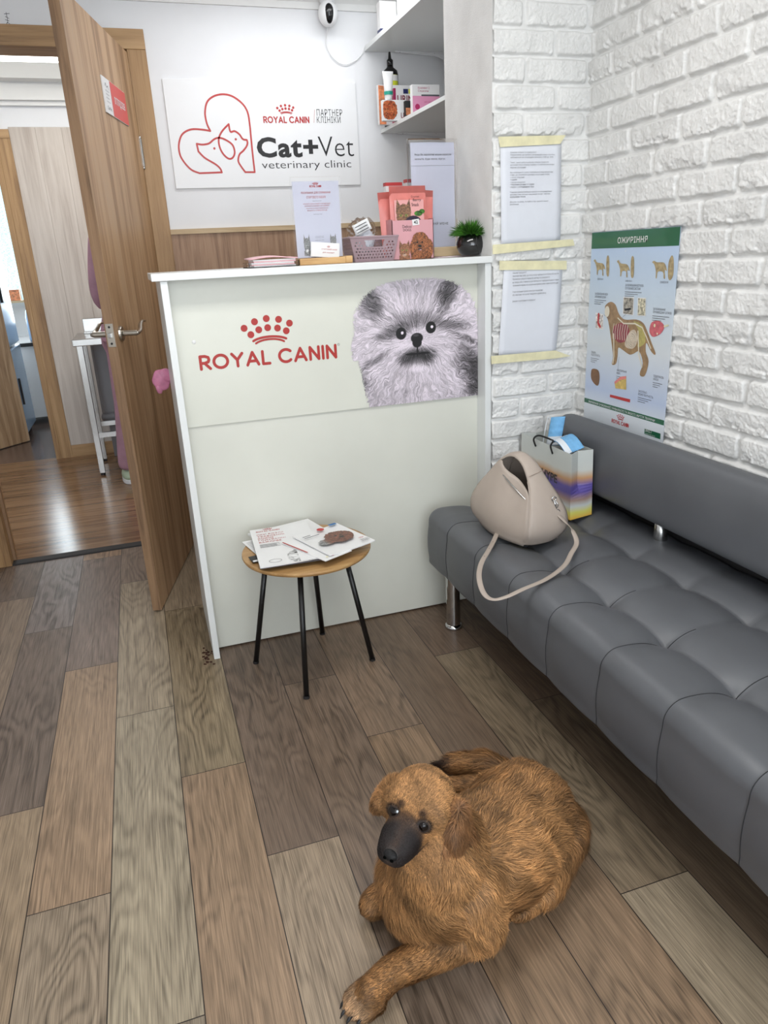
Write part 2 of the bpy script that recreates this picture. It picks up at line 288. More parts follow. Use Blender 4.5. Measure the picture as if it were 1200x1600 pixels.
# numpy value noise
_T = RS.rand(256,256)
def vn(x, y, seed=0):
    xi = np.floor(x).astype(int); yi = np.floor(y).astype(int); fx = x-xi; fy = y-yi; fx = fx*fx*(3-2*fx); fy = fy*fy*(3-2*fy)
    g = lambda a, b: _T[(a+seed*37) % 256, (b+seed*91) % 256]
    return (g(xi,yi)*(1-fx)+g(xi+1,yi)*fx)*(1-fy)+(g(xi,yi+1)*(1-fx)+g(xi+1,yi+1)*fx)*fy
def fbm(x, y, o=4, seed=0):
    s = 0; a = .5; t = 0
    for i in range(o): s = s+a*vn(x*2**i, y*2**i, seed+i); t += a; a *= .5
    return s/t
def sst(a, b, x): t = np.clip((x-a)/(b-a), 0, 1); return t*t*(3-2*t)
PIC = attr_mat('printed_picture', .35); PICM = attr_mat('matt_print', .55)
W = {'logo': [(0.4273, 1.6056),(0.3341, 1.6037),(0.2987, 1.6205),(0.2681, 1.6627),(0.2633, 1.7025),(0.275, 1.738),(0.294, 1.7576),(0.3255, 1.7686),(0.3684, 1.7671),(0.399, 1.7623),(0.3885, 1.7892),(0.3858, 1.8283),(0.3985, 1.8672),(0.4271, 1.8891),(0.467, 1.8974),(0.5054, 1.8901),(0.5421, 1.8647),(0.5607, 1.8334),(0.5649, 1.7896),(0.565, 1.7333),(0.5651, 1.6681),(0.5665, 1.6044),(0.5264, 1.605),(0.5108, 1.6276),(0.5014, 1.6482),(0.5087, 1.6727),(0.5265, 1.6872),(0.5419, 1.7034),(0.5479, 1.7172),(0.5464, 1.7285),(0.5298, 1.7318),(0.5175, 1.7495),(0.4992, 1.7616),(0.4813, 1.76),(0.4775, 1.7878),(0.4511, 1.7655),(0.4355, 1.7456),(0.4286, 1.7257),(0.4301, 1.7016),(0.4404, 1.6773),(0.4604, 1.6584),(0.4786, 1.6607),(0.4899, 1.681),(0.4843, 1.7094),(0.4598, 1.728),(0.4344, 1.7369),(0.4119, 1.7321),(0.388, 1.7162),(0.3612, 1.7116),(0.3373, 1.7148),(0.3405, 1.6861),(0.3635, 1.6618),(0.4045, 1.637),(0.422, 1.6205)],
 'dots': [(0.5002, 1.7311),(0.4075, 1.6969)],
 'rc': [(0.6238, 1.793),(0.8269, 1.8181)],
 'crown': [(0.6833, 1.8246),(0.7613, 1.8645)],
 'bar': [(0.8428, 1.7945),(0.8487, 1.8434)],
 't1': [(0.8572, 1.8207),(0.9712, 1.846)],
 't2': [(0.856, 1.7937),(0.9616, 1.818)],
 'cat': [(0.5852, 1.6597),(0.8535, 1.7393)],
 'vet': [(0.854, 1.6623),(1.0146, 1.7407)],
 'vc': [(0.6, 1.6081),(0.9987, 1.6473)],
 'sign': [(0.2313, 1.9499),(1.0377, 1.9525),(1.0393, 1.5496),(0.2329, 1.5459)],
 'prc': [(0.1532, 0.9389),(0.5815, 0.9865)],
 'prcpts': [(0.1532, 0.9389),(0.1601, 0.992),(0.5775, 0.9311),(0.5815, 0.9865)],
 'pcrown': [(0.2824, 1.007),(0.4501, 1.0829)],
 'pcr': [(0.298, 1.0601),(0.3316, 1.074),(0.3677, 1.0792),(0.4039, 1.0735),(0.4371, 1.0592),(0.3123, 1.037),(0.3385, 1.0476),(0.3681, 1.0509),(0.3971, 1.0463),(0.4241, 1.0355),(0.3183, 1.0183),(0.4201, 1.0102),(0.3274, 1.0049),(0.4154, 1.0041),(0.3702, 1.0317)],
 'pom': [(0.6241, 0.9955),(0.6844, 1.1215),(0.7391, 1.1582),(0.9103, 1.1688),(1.0307, 1.1082),(1.0685, 0.9774),(1.0677, 0.7757),(0.6644, 0.7778),(0.6347, 0.8852),(0.6241, 0.9955),(0.701, 1.1043),(0.9649, 1.1288),(0.7967, 1.0069),(0.9015, 1.0142),(0.851, 0.9816),(0.8471, 0.9218),(1.0481, 0.846)],
 'po_c': [(2.1383, 1.2812),(1.7194, 1.2746),(1.726, 0.6946),(2.1344, 0.6916)],
 'po_head': [(2.1294, 1.2334),(1.7203, 1.2256)],
 'po_title': [(1.9995, 1.2451),(1.8588, 1.2626)],
 'po_band': [(2.1375, 0.7513),(1.7235, 0.7514),(1.726, 0.7359),(2.1363, 0.7365)],
 'po_bandt': [(2.1044, 0.7394),(1.7618, 0.7483)],
 'po_dog': [(2.0452, 1.0614),(2.0195, 1.0736),(1.9925, 1.0661),(1.9713, 1.0391),(1.9407, 1.0246),(1.8849, 1.0282),(1.8501, 1.0192),(1.8273, 0.994),(1.804, 0.963),(1.7863, 0.9399),(1.7908, 0.9344),(1.8082, 0.9438),(1.8304, 0.9646),(1.8308, 0.9394),(1.8143, 0.9117),(1.8261, 0.8697),(1.846, 0.8649),(1.8506, 0.8751),(1.8402, 0.9044),(1.8609, 0.9363),(1.8876, 0.927),(1.9084, 0.9226),(1.9458, 0.934),(1.9645, 0.9366),(1.9658, 0.9119),(1.9722, 0.8864),(1.9932, 0.8825),(1.9897, 0.9093),(2.0044, 0.9574),(2.0252, 1.0138),(2.0399, 1.0307),(2.0447, 1.0482)],
 'po_ribs': [(1.9899, 1.003),(1.9469, 1.0147),(1.9167, 0.9997),(1.917, 0.9695),(1.9551, 0.953),(1.986, 0.9635),(1.999, 0.9802)],
 'po_belly': [(1.9153, 0.9869),(1.8884, 0.9976),(1.872, 0.9735),(1.8828, 0.9469),(1.9102, 0.9398),(1.9329, 0.9507)],
 'po_fat': [(1.8981, 1.0222),(1.8598, 1.0165),(1.8404, 0.993),(1.837, 0.964),(1.8691, 0.9482),(1.8657, 0.9783),(1.8752, 1.0028)],
 'po_box1': [(1.9549, 1.0911),(1.9023, 1.0918),(1.8999, 1.039),(1.9532, 1.0401)],
 'po_box2': [(1.8852, 1.0916),(1.8466, 1.0919),(1.8426, 1.0403),(1.8814, 1.0392)],
 'po_box3': [(2.096, 1.0364),(2.0527, 1.0335),(2.0498, 0.986),(2.094, 0.9863)],
 'po_ball': [(1.8209, 1.0069),(1.8115, 1.026),(1.7803, 1.0309),(1.7569, 1.0177),(1.7698, 0.9966),(1.8001, 0.9847),(1.8173, 0.9928)],
 'po_heart': [(2.1061, 0.8392),(2.099, 0.8545),(2.0659, 0.854),(2.0557, 0.8317),(2.0614, 0.8047),(2.0823, 0.8064),(2.102, 0.8205)],
 'po_cheese': [(1.9741, 0.8291),(1.9444, 0.8493),(1.9156, 0.8554),(1.9111, 0.8134),(1.9668, 0.8094)],
 'po_red': [(1.993, 0.7853),(1.888, 0.7868),(1.8883, 0.7768),(1.9938, 0.7768)],
 'po_green': [(1.809, 0.7101),(1.7357, 0.71),(1.7348, 0.6927),(1.8085, 0.6936)],
 'po_rc': [(1.9767, 0.6742),(1.8865, 0.7196)],
 'po_crown': [(1.9485, 0.7037),(1.9133, 0.7292)],
 'po_d1': [(2.1205, 1.1962),(2.1129, 1.2005),(2.1002, 1.1909),(2.0686, 1.1873),(2.0554, 1.1701),(2.0672, 1.1722),(2.0638, 1.1528),(2.07, 1.1527),(2.073, 1.1679),(2.0918, 1.1678),(2.0953, 1.1547),(2.1001, 1.1546),(2.1024, 1.1721),(2.112, 1.1896)],
 'po_s1': [(2.0404, 1.1488),(2.0491, 1.1594),(2.0522, 1.2),(2.0457, 1.2119),(2.0378, 1.1999),(2.0346, 1.1595)],
 'po_d3': [(1.8311, 1.1905),(1.8221, 1.1943),(1.8092, 1.1904),(1.7782, 1.1883),(1.7648, 1.1674),(1.774, 1.1693),(1.7702, 1.1482),(1.7763, 1.1481),(1.7813, 1.1642),(1.8029, 1.1649),(1.8059, 1.1485),(1.8103, 1.1484),(1.812, 1.1671),(1.821, 1.1846)],
 'po_s3': [(1.7497, 1.1428),(1.7589, 1.1541),(1.7605, 1.1901),(1.7492, 1.208),(1.7403, 1.1938),(1.7378, 1.1562)],
 'po_txt': [(2.1056, 1.0991),(1.9482, 1.1291),(1.8118, 1.0664),(2.1107, 0.9126),(1.9654, 0.8714),(1.7872, 0.8771),(1.8515, 0.8225),(2.0959, 1.1437),(1.9495, 1.1416),(1.7906, 1.1402)],
 'pa1': [(1.1136, 1.5398),(1.3233, 1.5477),(1.3301, 1.2594),(1.1185, 1.2561)],
 'pa1t': [(1.146, 1.5231),(1.2987, 1.3701)],
 'pa2': [(1.1297, 1.2006),(1.3423, 1.1927),(1.3539, 1.1144),(1.3258, 0.9001),(1.1108, 0.9133)],
 'pa2t': [(1.1573, 1.175),(1.3252, 1.078)],
 'tape1': [(1.1049, 1.5637),(1.3365, 1.5677),(1.3178, 1.5433),(1.112, 1.5355)],
 'tape2': [(1.0879, 1.2598),(1.376, 1.2649),(1.3829, 1.2451),(1.088, 1.2313)],
 'tape3': [(1.1116, 1.2111),(1.3551, 1.1995),(1.3563, 1.1721),(1.1118, 1.1832)],
 'tape4': [(1.0833, 0.9157),(1.324, 0.9136),(1.384, 0.8897),(1.325, 0.8867),(1.0845, 0.8895)],
 'm_back': [(0.242, 2.2168),(0.42, 2.26),(0.4623, 2.2396),(0.399, 1.8731),(0.2285, 1.8957)],
 'm_front': [(0.2406, 2.2132),(0.3634, 2.2462),(0.4028, 1.8714),(0.2278, 1.8961)],
 'm_br2': [(0.3126, 2.0402),(0.3415, 2.0625),(0.448, 1.8785),(0.4038, 1.8479)],
 'm_br1': [(0.3359, 2.0759),(0.5185, 2.1206),(0.5634, 1.9242),(0.4398, 1.8619)],
 'm_leaf': [(0.204, 2.0699),(0.2313, 2.1494),(0.2421, 2.1312),(0.2306, 2.0576)],
 'm_card': [(0.2266, 2.0399),(0.2405, 2.0371),(0.2375, 1.9792),(0.2177, 1.9882)],
 'm_dog': [(0.4166, 2.0314),(0.4689, 2.0398),(0.5187, 2.0031),(0.5173, 1.9584),(0.483, 1.9246),(0.4357, 1.9284),(0.4097, 1.9835)],
 'm_dot': [(0.4648, 2.0743)],
 'm_rc1': [(0.2549, 2.162),(0.3115, 2.1697)],
 'm_txt1': [(0.2394, 2.0644),(0.3299, 2.1198)],
 'm_cat': [(0.2963, 2.0132),(0.3375, 2.0002),(0.38, 1.8806),(0.3182, 1.8865)]}
# =================== ROOM ===================
# floor: planks as pattern of one mesh; per-plank tint in a colour attribute, uv in metres
def dsat(c):
    m = sum(c)/3; return tuple((m+(x-m)*.92)*.905 for x in c)
def build_floor():
    PW = .1655; X0 = -.2363; me_v = []; me_f = []; uv = []; colr = []
    pal = [(148,124,102),(124,108,94),(138,126,108),(112,92,78),(154,134,110),(128,106,88),(104,90,80),(146,118,92)]
    spec = {(-1,1):(146,121,96),(-1,0):(142,126,106),(-1,2):(116,100,90),(0,0):(150,138,116),(0,1):(148,134,112),(0,-1):(132,120,102),(-2,0):(142,122,98),(-2,1):(108,94,84),(-2,2):(122,112,108),(-3,1):(130,112,94),(-3,2):(104,90,80),(-3,0):(132,118,98),(1,0):(138,114,90),(1,1):(132,117,92),(1,2):(140,124,102),(2,0):(148,130,108),(2,1):(106,89,76),(3,0):(112,94,79),(3,1):(108,90,76),(3,-1):(114,98,84),(4,0):(130,106,82),(4,1):(122,101,82),(4,-1):(122,104,86),(5,0):(134,110,86),(5,1):(104,86,70),(6,0):(122,107,86),(6,-1):(144,130,108),(6,1):(98,80,66),(7,0):(100,84,68),(7,1):(96,78,64),(1,-1):(134,112,92)}  # column under the sofa has the shade there put into its tint
    for k in range(-6, 9):
        x0 = X0+PW*(k-0); x1 = x0+PW; j0 = (1.636-.3405*(k-1)) % 1.0
        y = j0-3; idx = -3
        while y < 3.42:
            a, b = max(y,-2.3), min(y+1.0,3.398)
            if b > a and x1 > -.95:
                xa, xb = max(x0,-.95), min(x1, 1.44); 
                if xb > xa:
                    n = len(me_v); me_v += [(xa,a,0),(xb,a,0),(xb,b,0),(xa,b,0)]; me_f.append((n,n+1,n+2,n+3)); uv += [(xa-x0,a-y),(xb-x0,a-y),(xb-x0,b-y),(xa-x0,b-y)]
                    c = spec.get((k,idx)) or pal[random.randrange(len(pal))]; colr += [(lin(dsat(c))[:3]+(random.random(),))]*4
            y += 1.0; idx += 1
    me = bpy.data.meshes.new('floor'); me.from_pydata(me_v, [], me_f); u = me.uv_layers.new(name='UVMap'); u.data.foreach_set('uv', [c for p in uv for c in p])
    ca = me.color_attributes.new('Plank', 'FLOAT_COLOR', 'CORNER'); ca.data.foreach_set('color', [c for p in colr for c in p])
    k = MT('plank_floor'); a = k.n('ShaderNodeAttribute', attribute_name='Plank'); t = k.n('ShaderNodeTexCoord'); sp = k.n('ShaderNodeSeparateXYZ'); k.l(t.outputs['UV'], sp.inputs[0])
    def mm(op, x, y=None, z=None):
        m = k.n('ShaderNodeMath', operation=op)
        for i, v in enumerate((x,y,z)):
            if v is None: continue
            if isinstance(v, (int,float)): m.inputs[i].default_value = v
            else: k.l(v, m.inputs[i])
        return m.outputs[0]
    U, V = sp.outputs[0], sp.outputs[1]; rnd = a.outputs['Alpha']
    def vec(su, sv, sw): c = k.n('ShaderNodeCombineXYZ'); k.l(mm('MULTIPLY',U,su), c.inputs[0]); k.l(mm('MULTIPLY',V,sv), c.inputs[1]); k.l(mm('MULTIPLY',rnd,sw), c.inputs[2]); return c.outputs[0]
    fld = k.noise(vec(7,1.5,40), 1, 2.5, .5, .25)                     # contour field -> cathedral grain
    wv = mm('MULTIPLY_ADD', mm('SINE', mm('MULTIPLY_ADD', k.noise(vec(60,9,11),1,2), 2.2, mm('MULTIPLY', fld, 95))), .5, .5)
    fine = k.noise(vec(420,9,17), 1, 3, .6); fib = k.noise(vec(130,2.2,23), 1, 3, .6); blot = k.noise(vec(9,1.6,5), 1, 3, .6, .8)
    strm = k.n('ShaderNodeMapRange', i_1=.35, i_2=.7, i_3=.15, i_4=1.0); k.l(k.noise(vec(5,1.2,71), 1, 2), strm.inputs[0])
    wv = mm('POWER', wv, 1.6); g = mm('MULTIPLY', wv, strm.outputs[0])
    dk = mm('ADD', mm('MULTIPLY', g, .62), mm('MULTIPLY', mm('SUBTRACT', fine, .5), 2.4)); dk = mm('ADD', dk, mm('MULTIPLY', mm('SUBTRACT', fib, .5), .8)); dk = mm('ADD', dk, mm('MULTIPLY', mm('SUBTRACT', blot, .5), .9))
    fac = mm('SUBTRACT', 1.27, dk); vv = k.n('ShaderNodeVectorMath', operation='SCALE'); k.l(a.outputs['Color'], vv.inputs[0]); k.l(fac, vv.inputs['Scale'])
    warm = k.mix(mm('MULTIPLY', blot, .14), vv.outputs[0], lin((158,130,102)), 'MIX')
    # joints
    ed = mm('MINIMUM', mm('MINIMUM', U, mm('SUBTRACT', PW, U)), mm('MINIMUM', V, mm('SUBTRACT', 1.0, V)))
    jt = mm('GREATER_THAN', ed, .0011); out = k.mix(jt, lin((38,30,25)), warm); k.l(out, k.b.inputs['Base Color'])
    rr = mm('MULTIPLY_ADD', fib, .22, .30); k.l(rr, k.b.inputs['Roughness']); k.b.inputs['Specular IOR Level'].default_value = .42
    k.bump(mm('ADD', mm('MULTIPLY', fine, .6), mm('MULTIPLY', jt, 1.5)), .35, .0008)
    me.materials.append(k.m); o = bpy.data.objects.new('floor', me); COL.objects.link(o); o['kind'] = 'structure'; return o
floor = build_floor()
struct('floor_slab', MB().box(-.95,1.6,-2.3,3.41,-.12,-.003), M['dark'])
# shell
BY = 3.4125
mb = MB().box(-1.0,-.735,BY,BY+.12,0,2.32).box(.145,1.62,BY,BY+.12,0,2.32).box(-.735,.145,BY,BY+.12,2.08,2.32)
struct('wall_back', mb, M['plaster'])
struct('wall_left', MB().box(-1.07,-.95,-2.3,BY+.12,0,2.32), M['plaster'])
struct('wall_niche_right', MB().box(1.45,1.62,2.56,BY,0,2.32), M['plaster'])
struct('ceiling', MB().box(-1.07,1.62,-2.3,BY+.12,2.32,2.42), M['white'])
struct('wall_entrance', MB().box(-1.07,1.62,-2.42,-2.3,0,.35).box(-1.07,1.62,-2.42,-2.3,2.25,2.42).box(-1.07,-.95,-2.42,-2.3,.35,2.25).box(1.43,1.62,-2.42,-2.3,.35,2.25), M['plaster'])
wn = struct('window_1', MB().box(-.95,1.43,-2.40,-2.34,.35,.42).box(-.95,1.43,-2.40,-2.34,2.18,2.25).box(.2,.28,-2.40,-2.34,.42,2.18).box(-.95,-.89,-2.40,-2.34,.42,2.18).box(1.37,1.43,-2.40,-2.34,.42,2.18), M['plastic'])
obj('pane', MB().box(-.95,1.43,-2.373,-2.367,.36,2.24), M['clear'], wn)
# brick-clad walls as height fields
COURSE = .0722; BL = .212; ZT = 1.779
def brick_height(s, z):
    row = np.floor((z-ZT)/COURSE); fz = (z-ZT)/COURSE-row; off = (row % 2)*.5+.12*vn(row*3.7+9, row*0+.5, 3)
    q = s/BL+off+.5; col = np.floor(q); fs = q-col; w1 = .05*(vn(col*5.3+row*2.1, row*7.7, 5)-.5)
    wob = .0038*(fbm(s*26, z*26, 3, 1)-.5)*2
    dz = np.minimum(fz, 1-fz)*COURSE+wob*.8-.0045; ds = np.minimum(fs+w1*.4, 1-fs-w1*.4)*BL+wob-.0048
    # rounded corner distance
    r = .011; ax = np.clip(r-ds, 0, None); az = np.clip(r-dz, 0, None); dd = r-np.sqrt(ax*ax+az*az); e = sst(-.0015, .0052, dd)
    rag = vn(col*3.1+row*5.9, row*1.7+col, 8); low = sst(.55, .1, fz)*sst(.35, .75, rag)            # chipped lower lips
    chip = low*sst(.44, .60, fbm(s*34+row*9, z*55, 4, 14))
    tilt = (vn(col*9.1, row*4.3, 12)-.5)*.004
    rough = (fbm(s*45, z*45, 4, 6)-.5)*.0050+(fbm(s*190, z*190, 3, 9)-.5)*.0034
    return e*(.0125+tilt*(fz-.5)*1.5+rough-chip*.0075)+(1-e)*(fbm(s*60, z*60, 3, 20)-.5)*.0016
def brick_wall(name, s0, s1, z0, z1, step, fn, soff):
    ns = int((s1-s0)/step); nz = int((z1-z0)/step); S, Z = np.meshgrid(np.linspace(s0,s1,ns+1), np.linspace(z0,z1,nz+1))
    H = brick_height(S+soff, Z); P = fn(S, Z, H); return P.reshape(-1,3), ns, nz
def brick_obj(name, patches, extra):
    V = []; F = []; b = 0
    for P, ns, nz in patches:
        I = np.arange((ns+1)*(nz+1)).reshape(nz+1,ns+1)+b; F.append(np.stack([I[:-1,:-1],I[:-1,1:],I[1:,1:],I[1:,:-1]],-1).reshape(-1,4)); V.append(P); b += len(P)
    V = np.concatenate(V).tolist(); F = np.concatenate(F).tolist(); n = len(V); V += [tuple(p) for p in extra.v]; F += [tuple(i+n for i in f) for f in extra.f]
    me = bpy.data.meshes.new(name); me.from_pydata(V, [], F); me.update(); me.polygons.foreach_set('use_smooth', [True]*(len(F)-len(extra.f))+[False]*len(extra.f))
    k = MT(name+'_paint'); k.b.inputs['Roughness'].default_value = .55; v = k.coords(); k.l(k.ramp(k.noise(v, 9, 3), [(.3,(214,214,212)),(.7,(228,228,226))]), k.b.inputs['Base Color']); k.bump(k.noise(v, 260, 4, .65), .7, .0025)
    me.materials.append(k.m); o = bpy.data.objects.new(name, me); COL.objects.link(o); o['kind'] = 'structure'; return o
yp = 2.205
patch1 = brick_wall('p', 1.0935, 1.440, .0, 2.32, .0024, lambda s, z, h: np.stack([s, yp-h, z], -1), .06)
ex = MB().box(1.0935,1.45,yp+.001,2.56,0,2.32)
brick_obj('wall_pier', [patch1], ex)
XW = 1.430
patch2 = brick_wall('p', .95, 2.215, .45, 2.20, .0026, lambda s, z, h: np.stack([XW-h, s, z], -1), .031)
patch3 = brick_wall('p', .95, 2.215, .0, .45, .012, lambda s, z, h: np.stack([XW-h, s, z], -1), .031)
patch4 = brick_wall('p', -2.3, .95, .0, 2.32, .010, lambda s, z, h: np.stack([XW-h, s, z], -1), .031)
patch5 = brick_wall('p', .95, 2.215, 2.20, 2.32, .010, lambda s, z, h: np.stack([XW-h, s, z], -1), .031)
brick_obj('wall_right', [patch2,patch3,patch4,patch5], MB().box(XW+.001,1.62,-2.3,2.56,0,2.32))
# cornice, wainscot
struct('trim_1', MB().prism([(-.95,BY,2.212),(-.95,BY-.008,2.212),(-.95,BY-.012,2.235),(-.95,BY-.04,2.262),(-.95,BY-.045,2.275),(-.95,BY-.09,2.30),(-.95,BY-.1,2.32),(-.95,BY,2.32)], (2.4,0,0)), M['white'])
struct('trim_2', MB().box(.184,1.45,BY-.018,BY,1.368,1.388), M['strip'])
struct('wall_lower_panel', MB().box(.184,1.45,BY-.010,BY-.0005,.0,1.368), M['sonoma'])
# door frame and leaf (clinic door)
fr_ = empty('door_1', (.125,3.40,0)); fr_['kind'] = 'structure'
obj('casing', MB().box(.112,.184,BY-.022,BY,0,2.045).box(.112,.145,BY,BY+.13,0,2.045).box(-.777,-.705,BY-.022,BY,0,2.045).box(-.735,-.705,BY,BY+.13,0,2.045), M['oakd'], fr_, bevel=.002)
obj('casing_head', MB().box(-.777,.184,BY-.024,BY,2.045,2.114).box(-.735,.145,BY,BY+.13,2.045,2.08), M['oakx'], fr_, bevel=.002)
obj('door_stop', MB().box(.100,.112,BY+.03,BY+.05,0,2.04).box(-.705,-.693,BY+.03,BY+.05,0,2.04), M['oake'], fr_)
DA = Vector((-.096,2.648,0)); DH = Vector((.096,3.392,0)); DD = (DH-DA).normalized(); DN = Vector((DD.y,-DD.x,0)); DL = (DH-DA).length  # DN: face towards the counter
DC = (DA+DH)/2
leaf = MB().obox(DC+Vector((0,0,1.02)), (DD,DN,(0,0,1)), (DL/2,.0165,1.014))
lf = obj('door_leaf', leaf, M['oak'], fr_, bevel=.0015)
ed = MB().obox(DA-DD*.0006+Vector((0,0,1.02)), (DD,DN,(0,0,1)), (.0006,.0165,1.014)); obj('leaf_edge', ed, M['oake'], fr_)
for s in (1,):
    hb = MB().obox(DA-DD*.0020+Vector((0,0,1.035)), (DD,DN,(0,0,1)), (.0012,.0125,.038)); pl = lab(obj('latch_plate', hb, M['satin'], fr_, bevel=.0004),'steel latch plate')
    obj('latch', MB().obox(DA-DD*.006+Vector((0,0,1.035)), (DD,DN,(0,0,1)), (.006,.006,.008)), M['metal'], pl, bevel=.002)
    sc = MB()
    for zz in (1.008,1.062): sc.ell(DA-DD*.0035+Vector((0,0,zz)), (.004,.004,.004), 10, 6)
    obj('screw', sc, M['dark'], pl, smooth=True)
for s in (1,-1):
    c = DA+DD*.055+DN*(.0165*s)+Vector((0,0,1.035)); mb = MB()
    mb.tube([c, c+DN*(.010*s)], [.026,.024], 24); mb.tube([c+DN*(.010*s), c+DN*(.058*s)], .0095, 16)
    ros = lab(obj('door_handle', mb, M['satin'], fr_, bevel=.002),'brushed nickel lever handle' )
    e = c+DN*(.056*s); lv = [e-DD*.006, e+DN*(.003*s)+DD*.012+Vector((0,0,.001)), e+DN*(.004*s)+DD*.035+Vector((0,0,.008)), e+DD*.062+Vector((0,0,.021)), e+DD*.09+Vector((0,0,.031)), e+DD*.128+Vector((0,0,.029))]
    obj('lever', MB().tube(cr(lv, 5, False), [.010*(1-.5*i/25) for i in range(26)], 12, flat=.75), M['satin'], ros, smooth=True)
for zz in (1.68,.25):
    h = DH+DN*.018; mb = MB().tube([h+Vector((0,0,zz-.05)), h+Vector((0,0,zz+.05))], .007, 12)
    hg = obj('hinge', mb, M['metal'], fr_); obj('hinge_finial', MB().ell(h+Vector((0,0,zz+.055)),(.006,.006,.008),10,6).ell(h+Vector((0,0,zz-.055)),(.006,.006,.008),10,6), M['metal'], hg, smooth=True)
# sign plate on the door
F = FR(DA+DD*.316+DN*.0170+Vector((0,0,1.752)), DD, (0,0,1)); F.n = DN.copy()
W0, H0 = .292, .112
g = obj('door_sign', MB().add([F.p(a,b,c) for c in (0,.004) for a,b in ((0,0),(W0,0),(W0,H0),(0,H0))], [(0,3,2,1),(4,5,6,7),(0,1,5,4),(1,2,6,5),(2,3,7,6),(3,0,4,7)]), M['paperw'])
tag(g, 'small red and white plastic sign on the open oak door', 'sign')
mb = MB(); area2(mb, F, [(.09,0.001),(W0-.001,0.001),(W0-.001,H0-.001),(.09,H0-.001)], .0046); obj('red_field', mb, plain('sign_red', (206,70,66), .4), g)
mb = MB(); text(mb, F, 'оглядова', ((.125,.040),(.262,.070)), .0052, .02); obj('lettering', mb, M['paperw'], g)
mb = MB(); text(mb, F, 'Cat+Vet', ((.022,.012),(.070,.024)), .0050); stroke(mb, F, [(.025,.085),(.035,.095),(.045,.083),(.06,.09),(.068,.078)], .002, .005)
for i in range(4): text(mb, F, 'ветеринарна клініка'[:12+i], ((.022,.068-.011*i),(.066,.073-.011*i)), .005)
obj('small_print', mb, M['grey_ink'], g)
# threshold
struct('trim_3', MB().prism([(-.735,3.392,0),(-.735,3.398,.006),(-.735,3.44,.009),(-.735,3.445,0)], (.88,0,0)), M['dark'])
# scribble note above the door: thin ink marks on wall
F = FR((0,BY,0),(1,0,0),(0,0,1),(0,-1,0)); mb = MB()
for p in ([(-.303,2.151),(-.285,2.153)],[(-.296,2.156),(-.295,2.135),(-.297,2.122)],[(-.301,2.143),(-.290,2.137)],[(-.297,2.125),(-.304,2.116)],[(-.297,2.125),(-.287,2.117),(-.284,2.113)],[(-.303,2.133),(-.291,2.129)]): stroke(mb, F, p, .0016, .0005)
tag(obj('ink_doodle', mb, M['black']), 'little black ink doodle on the white wall above the doorway', 'drawing')
# =================== EXAM ROOM BEYOND ===================
wood_floor = wood('laminate_floor', [(84,60,40),(116,86,60),(142,110,80),(124,98,76)], 0, 1.5, .2, 1.1, .1); 
struct('floor_exam_room', MB().box(-1.6,2.2,3.41,5.44,-.05,.002), wood_floor)
struct('floor_utility_room', MB().box(-2.2,.2,5.44,7.95,-.05,.001), wood('dark_laminate', [(60,48,46),(92,74,66),(112,90,80)], 1, 1.5, .22, 1.1, .1))
struct('ceiling_exam_room', MB().box(-2.2,2.2,3.53,7.95,2.40,2.45), M['white'])
FYW = 5.42
struct('wall_exam_far', MB().box(-.655,2.2,FYW,FYW+.1,0,2.40).box(-2.2,-.655,FYW,FYW+.1,2.06,2.40).box(-2.2,-1.55,FYW,FYW+.1,0,2.06), M['plaster'])
mb = MB(); 
for i in range(18):
    x = -.582+i*.152; mb.box(x,x+.149,FYW-.012,FYW-.0005,.085,2.085)
mb.box(-.582,2.15,FYW-.009,FYW-.0004,.085,2.085); struct('wall_panelling', mb, M['palewall'], bevel=.001)
struct('trim_4', MB().box(-.582,2.2,FYW-.018,FYW,0,.085), M['oakx'])
struct('trim_5', MB().box(-2.2,2.2,FYW-.03,FYW,2.20,2.225).box(-2.2,2.2,FYW-.06,FYW,2.225,2.32).box(-2.2,2.2,FYW-.16,FYW,2.32,2.40), M['white'])
struct('wall_exam_left', MB().box(-1.7,-1.6,3.53,5.42,0,2.40), M['plaster']); struct('wall_exam_right', MB().box(2.2,2.3,3.53,5.5,0,2.40), M['plaster'])
struct('wall_utility_far', MB().box(-2.2,.2,7.9,8.0,0,.95).box(-2.2,.2,7.9,8.0,2.2,2.40).box(-.55,.2,7.9,8.0,.95,2.2).box(-2.2,-1.9,7.9,8.0,.95,2.2), M['plaster'])
struct('wall_utility_left', MB().box(-2.3,-2.2,5.4,8.0,0,2.4), M['plaster']); struct('wall_utility_right', MB().box(.2,.3,5.52,8.0,0,2.4), M['plaster'])
w2 = struct('window_2', MB().box(-1.9,-.55,7.9,7.96,.95,1.0).box(-1.9,-.55,7.9,7.96,2.15,2.2).box(-1.24,-1.19,7.9,7.96,1.0,2.15), M['plastic'])
ck = MT('daylit_net_curtain'); v = ck.coords((1,1,1)); ch = ck.n('ShaderNodeTexBrick', i_Scale=1, i_5=.0) if 0 else None
cfac = ck.noise(ck.coords((60,60,240)), 1, 3); ck.l(ck.ramp(cfac, [(.35,(130,190,200)),(.6,(214,240,244))]), ck.b.inputs['Emission Color']); ck.l(ck.ramp(cfac, [(.35,(150,190,200)),(.6,(220,236,240))]), ck.b.inputs['Base Color']); ck.b.inputs['Emission Strength'].default_value = 1.0
obj('net_curtain', MB().gridf(60, 4, lambda u, v: (-1.88+1.32*u, 7.87+.012*math.sin(u*70), 1.0+1.15*v)), ck.m, w2, smooth=True)
d2 = empty('door_2', (-.69,5.41,0)); d2['kind'] = 'structure'
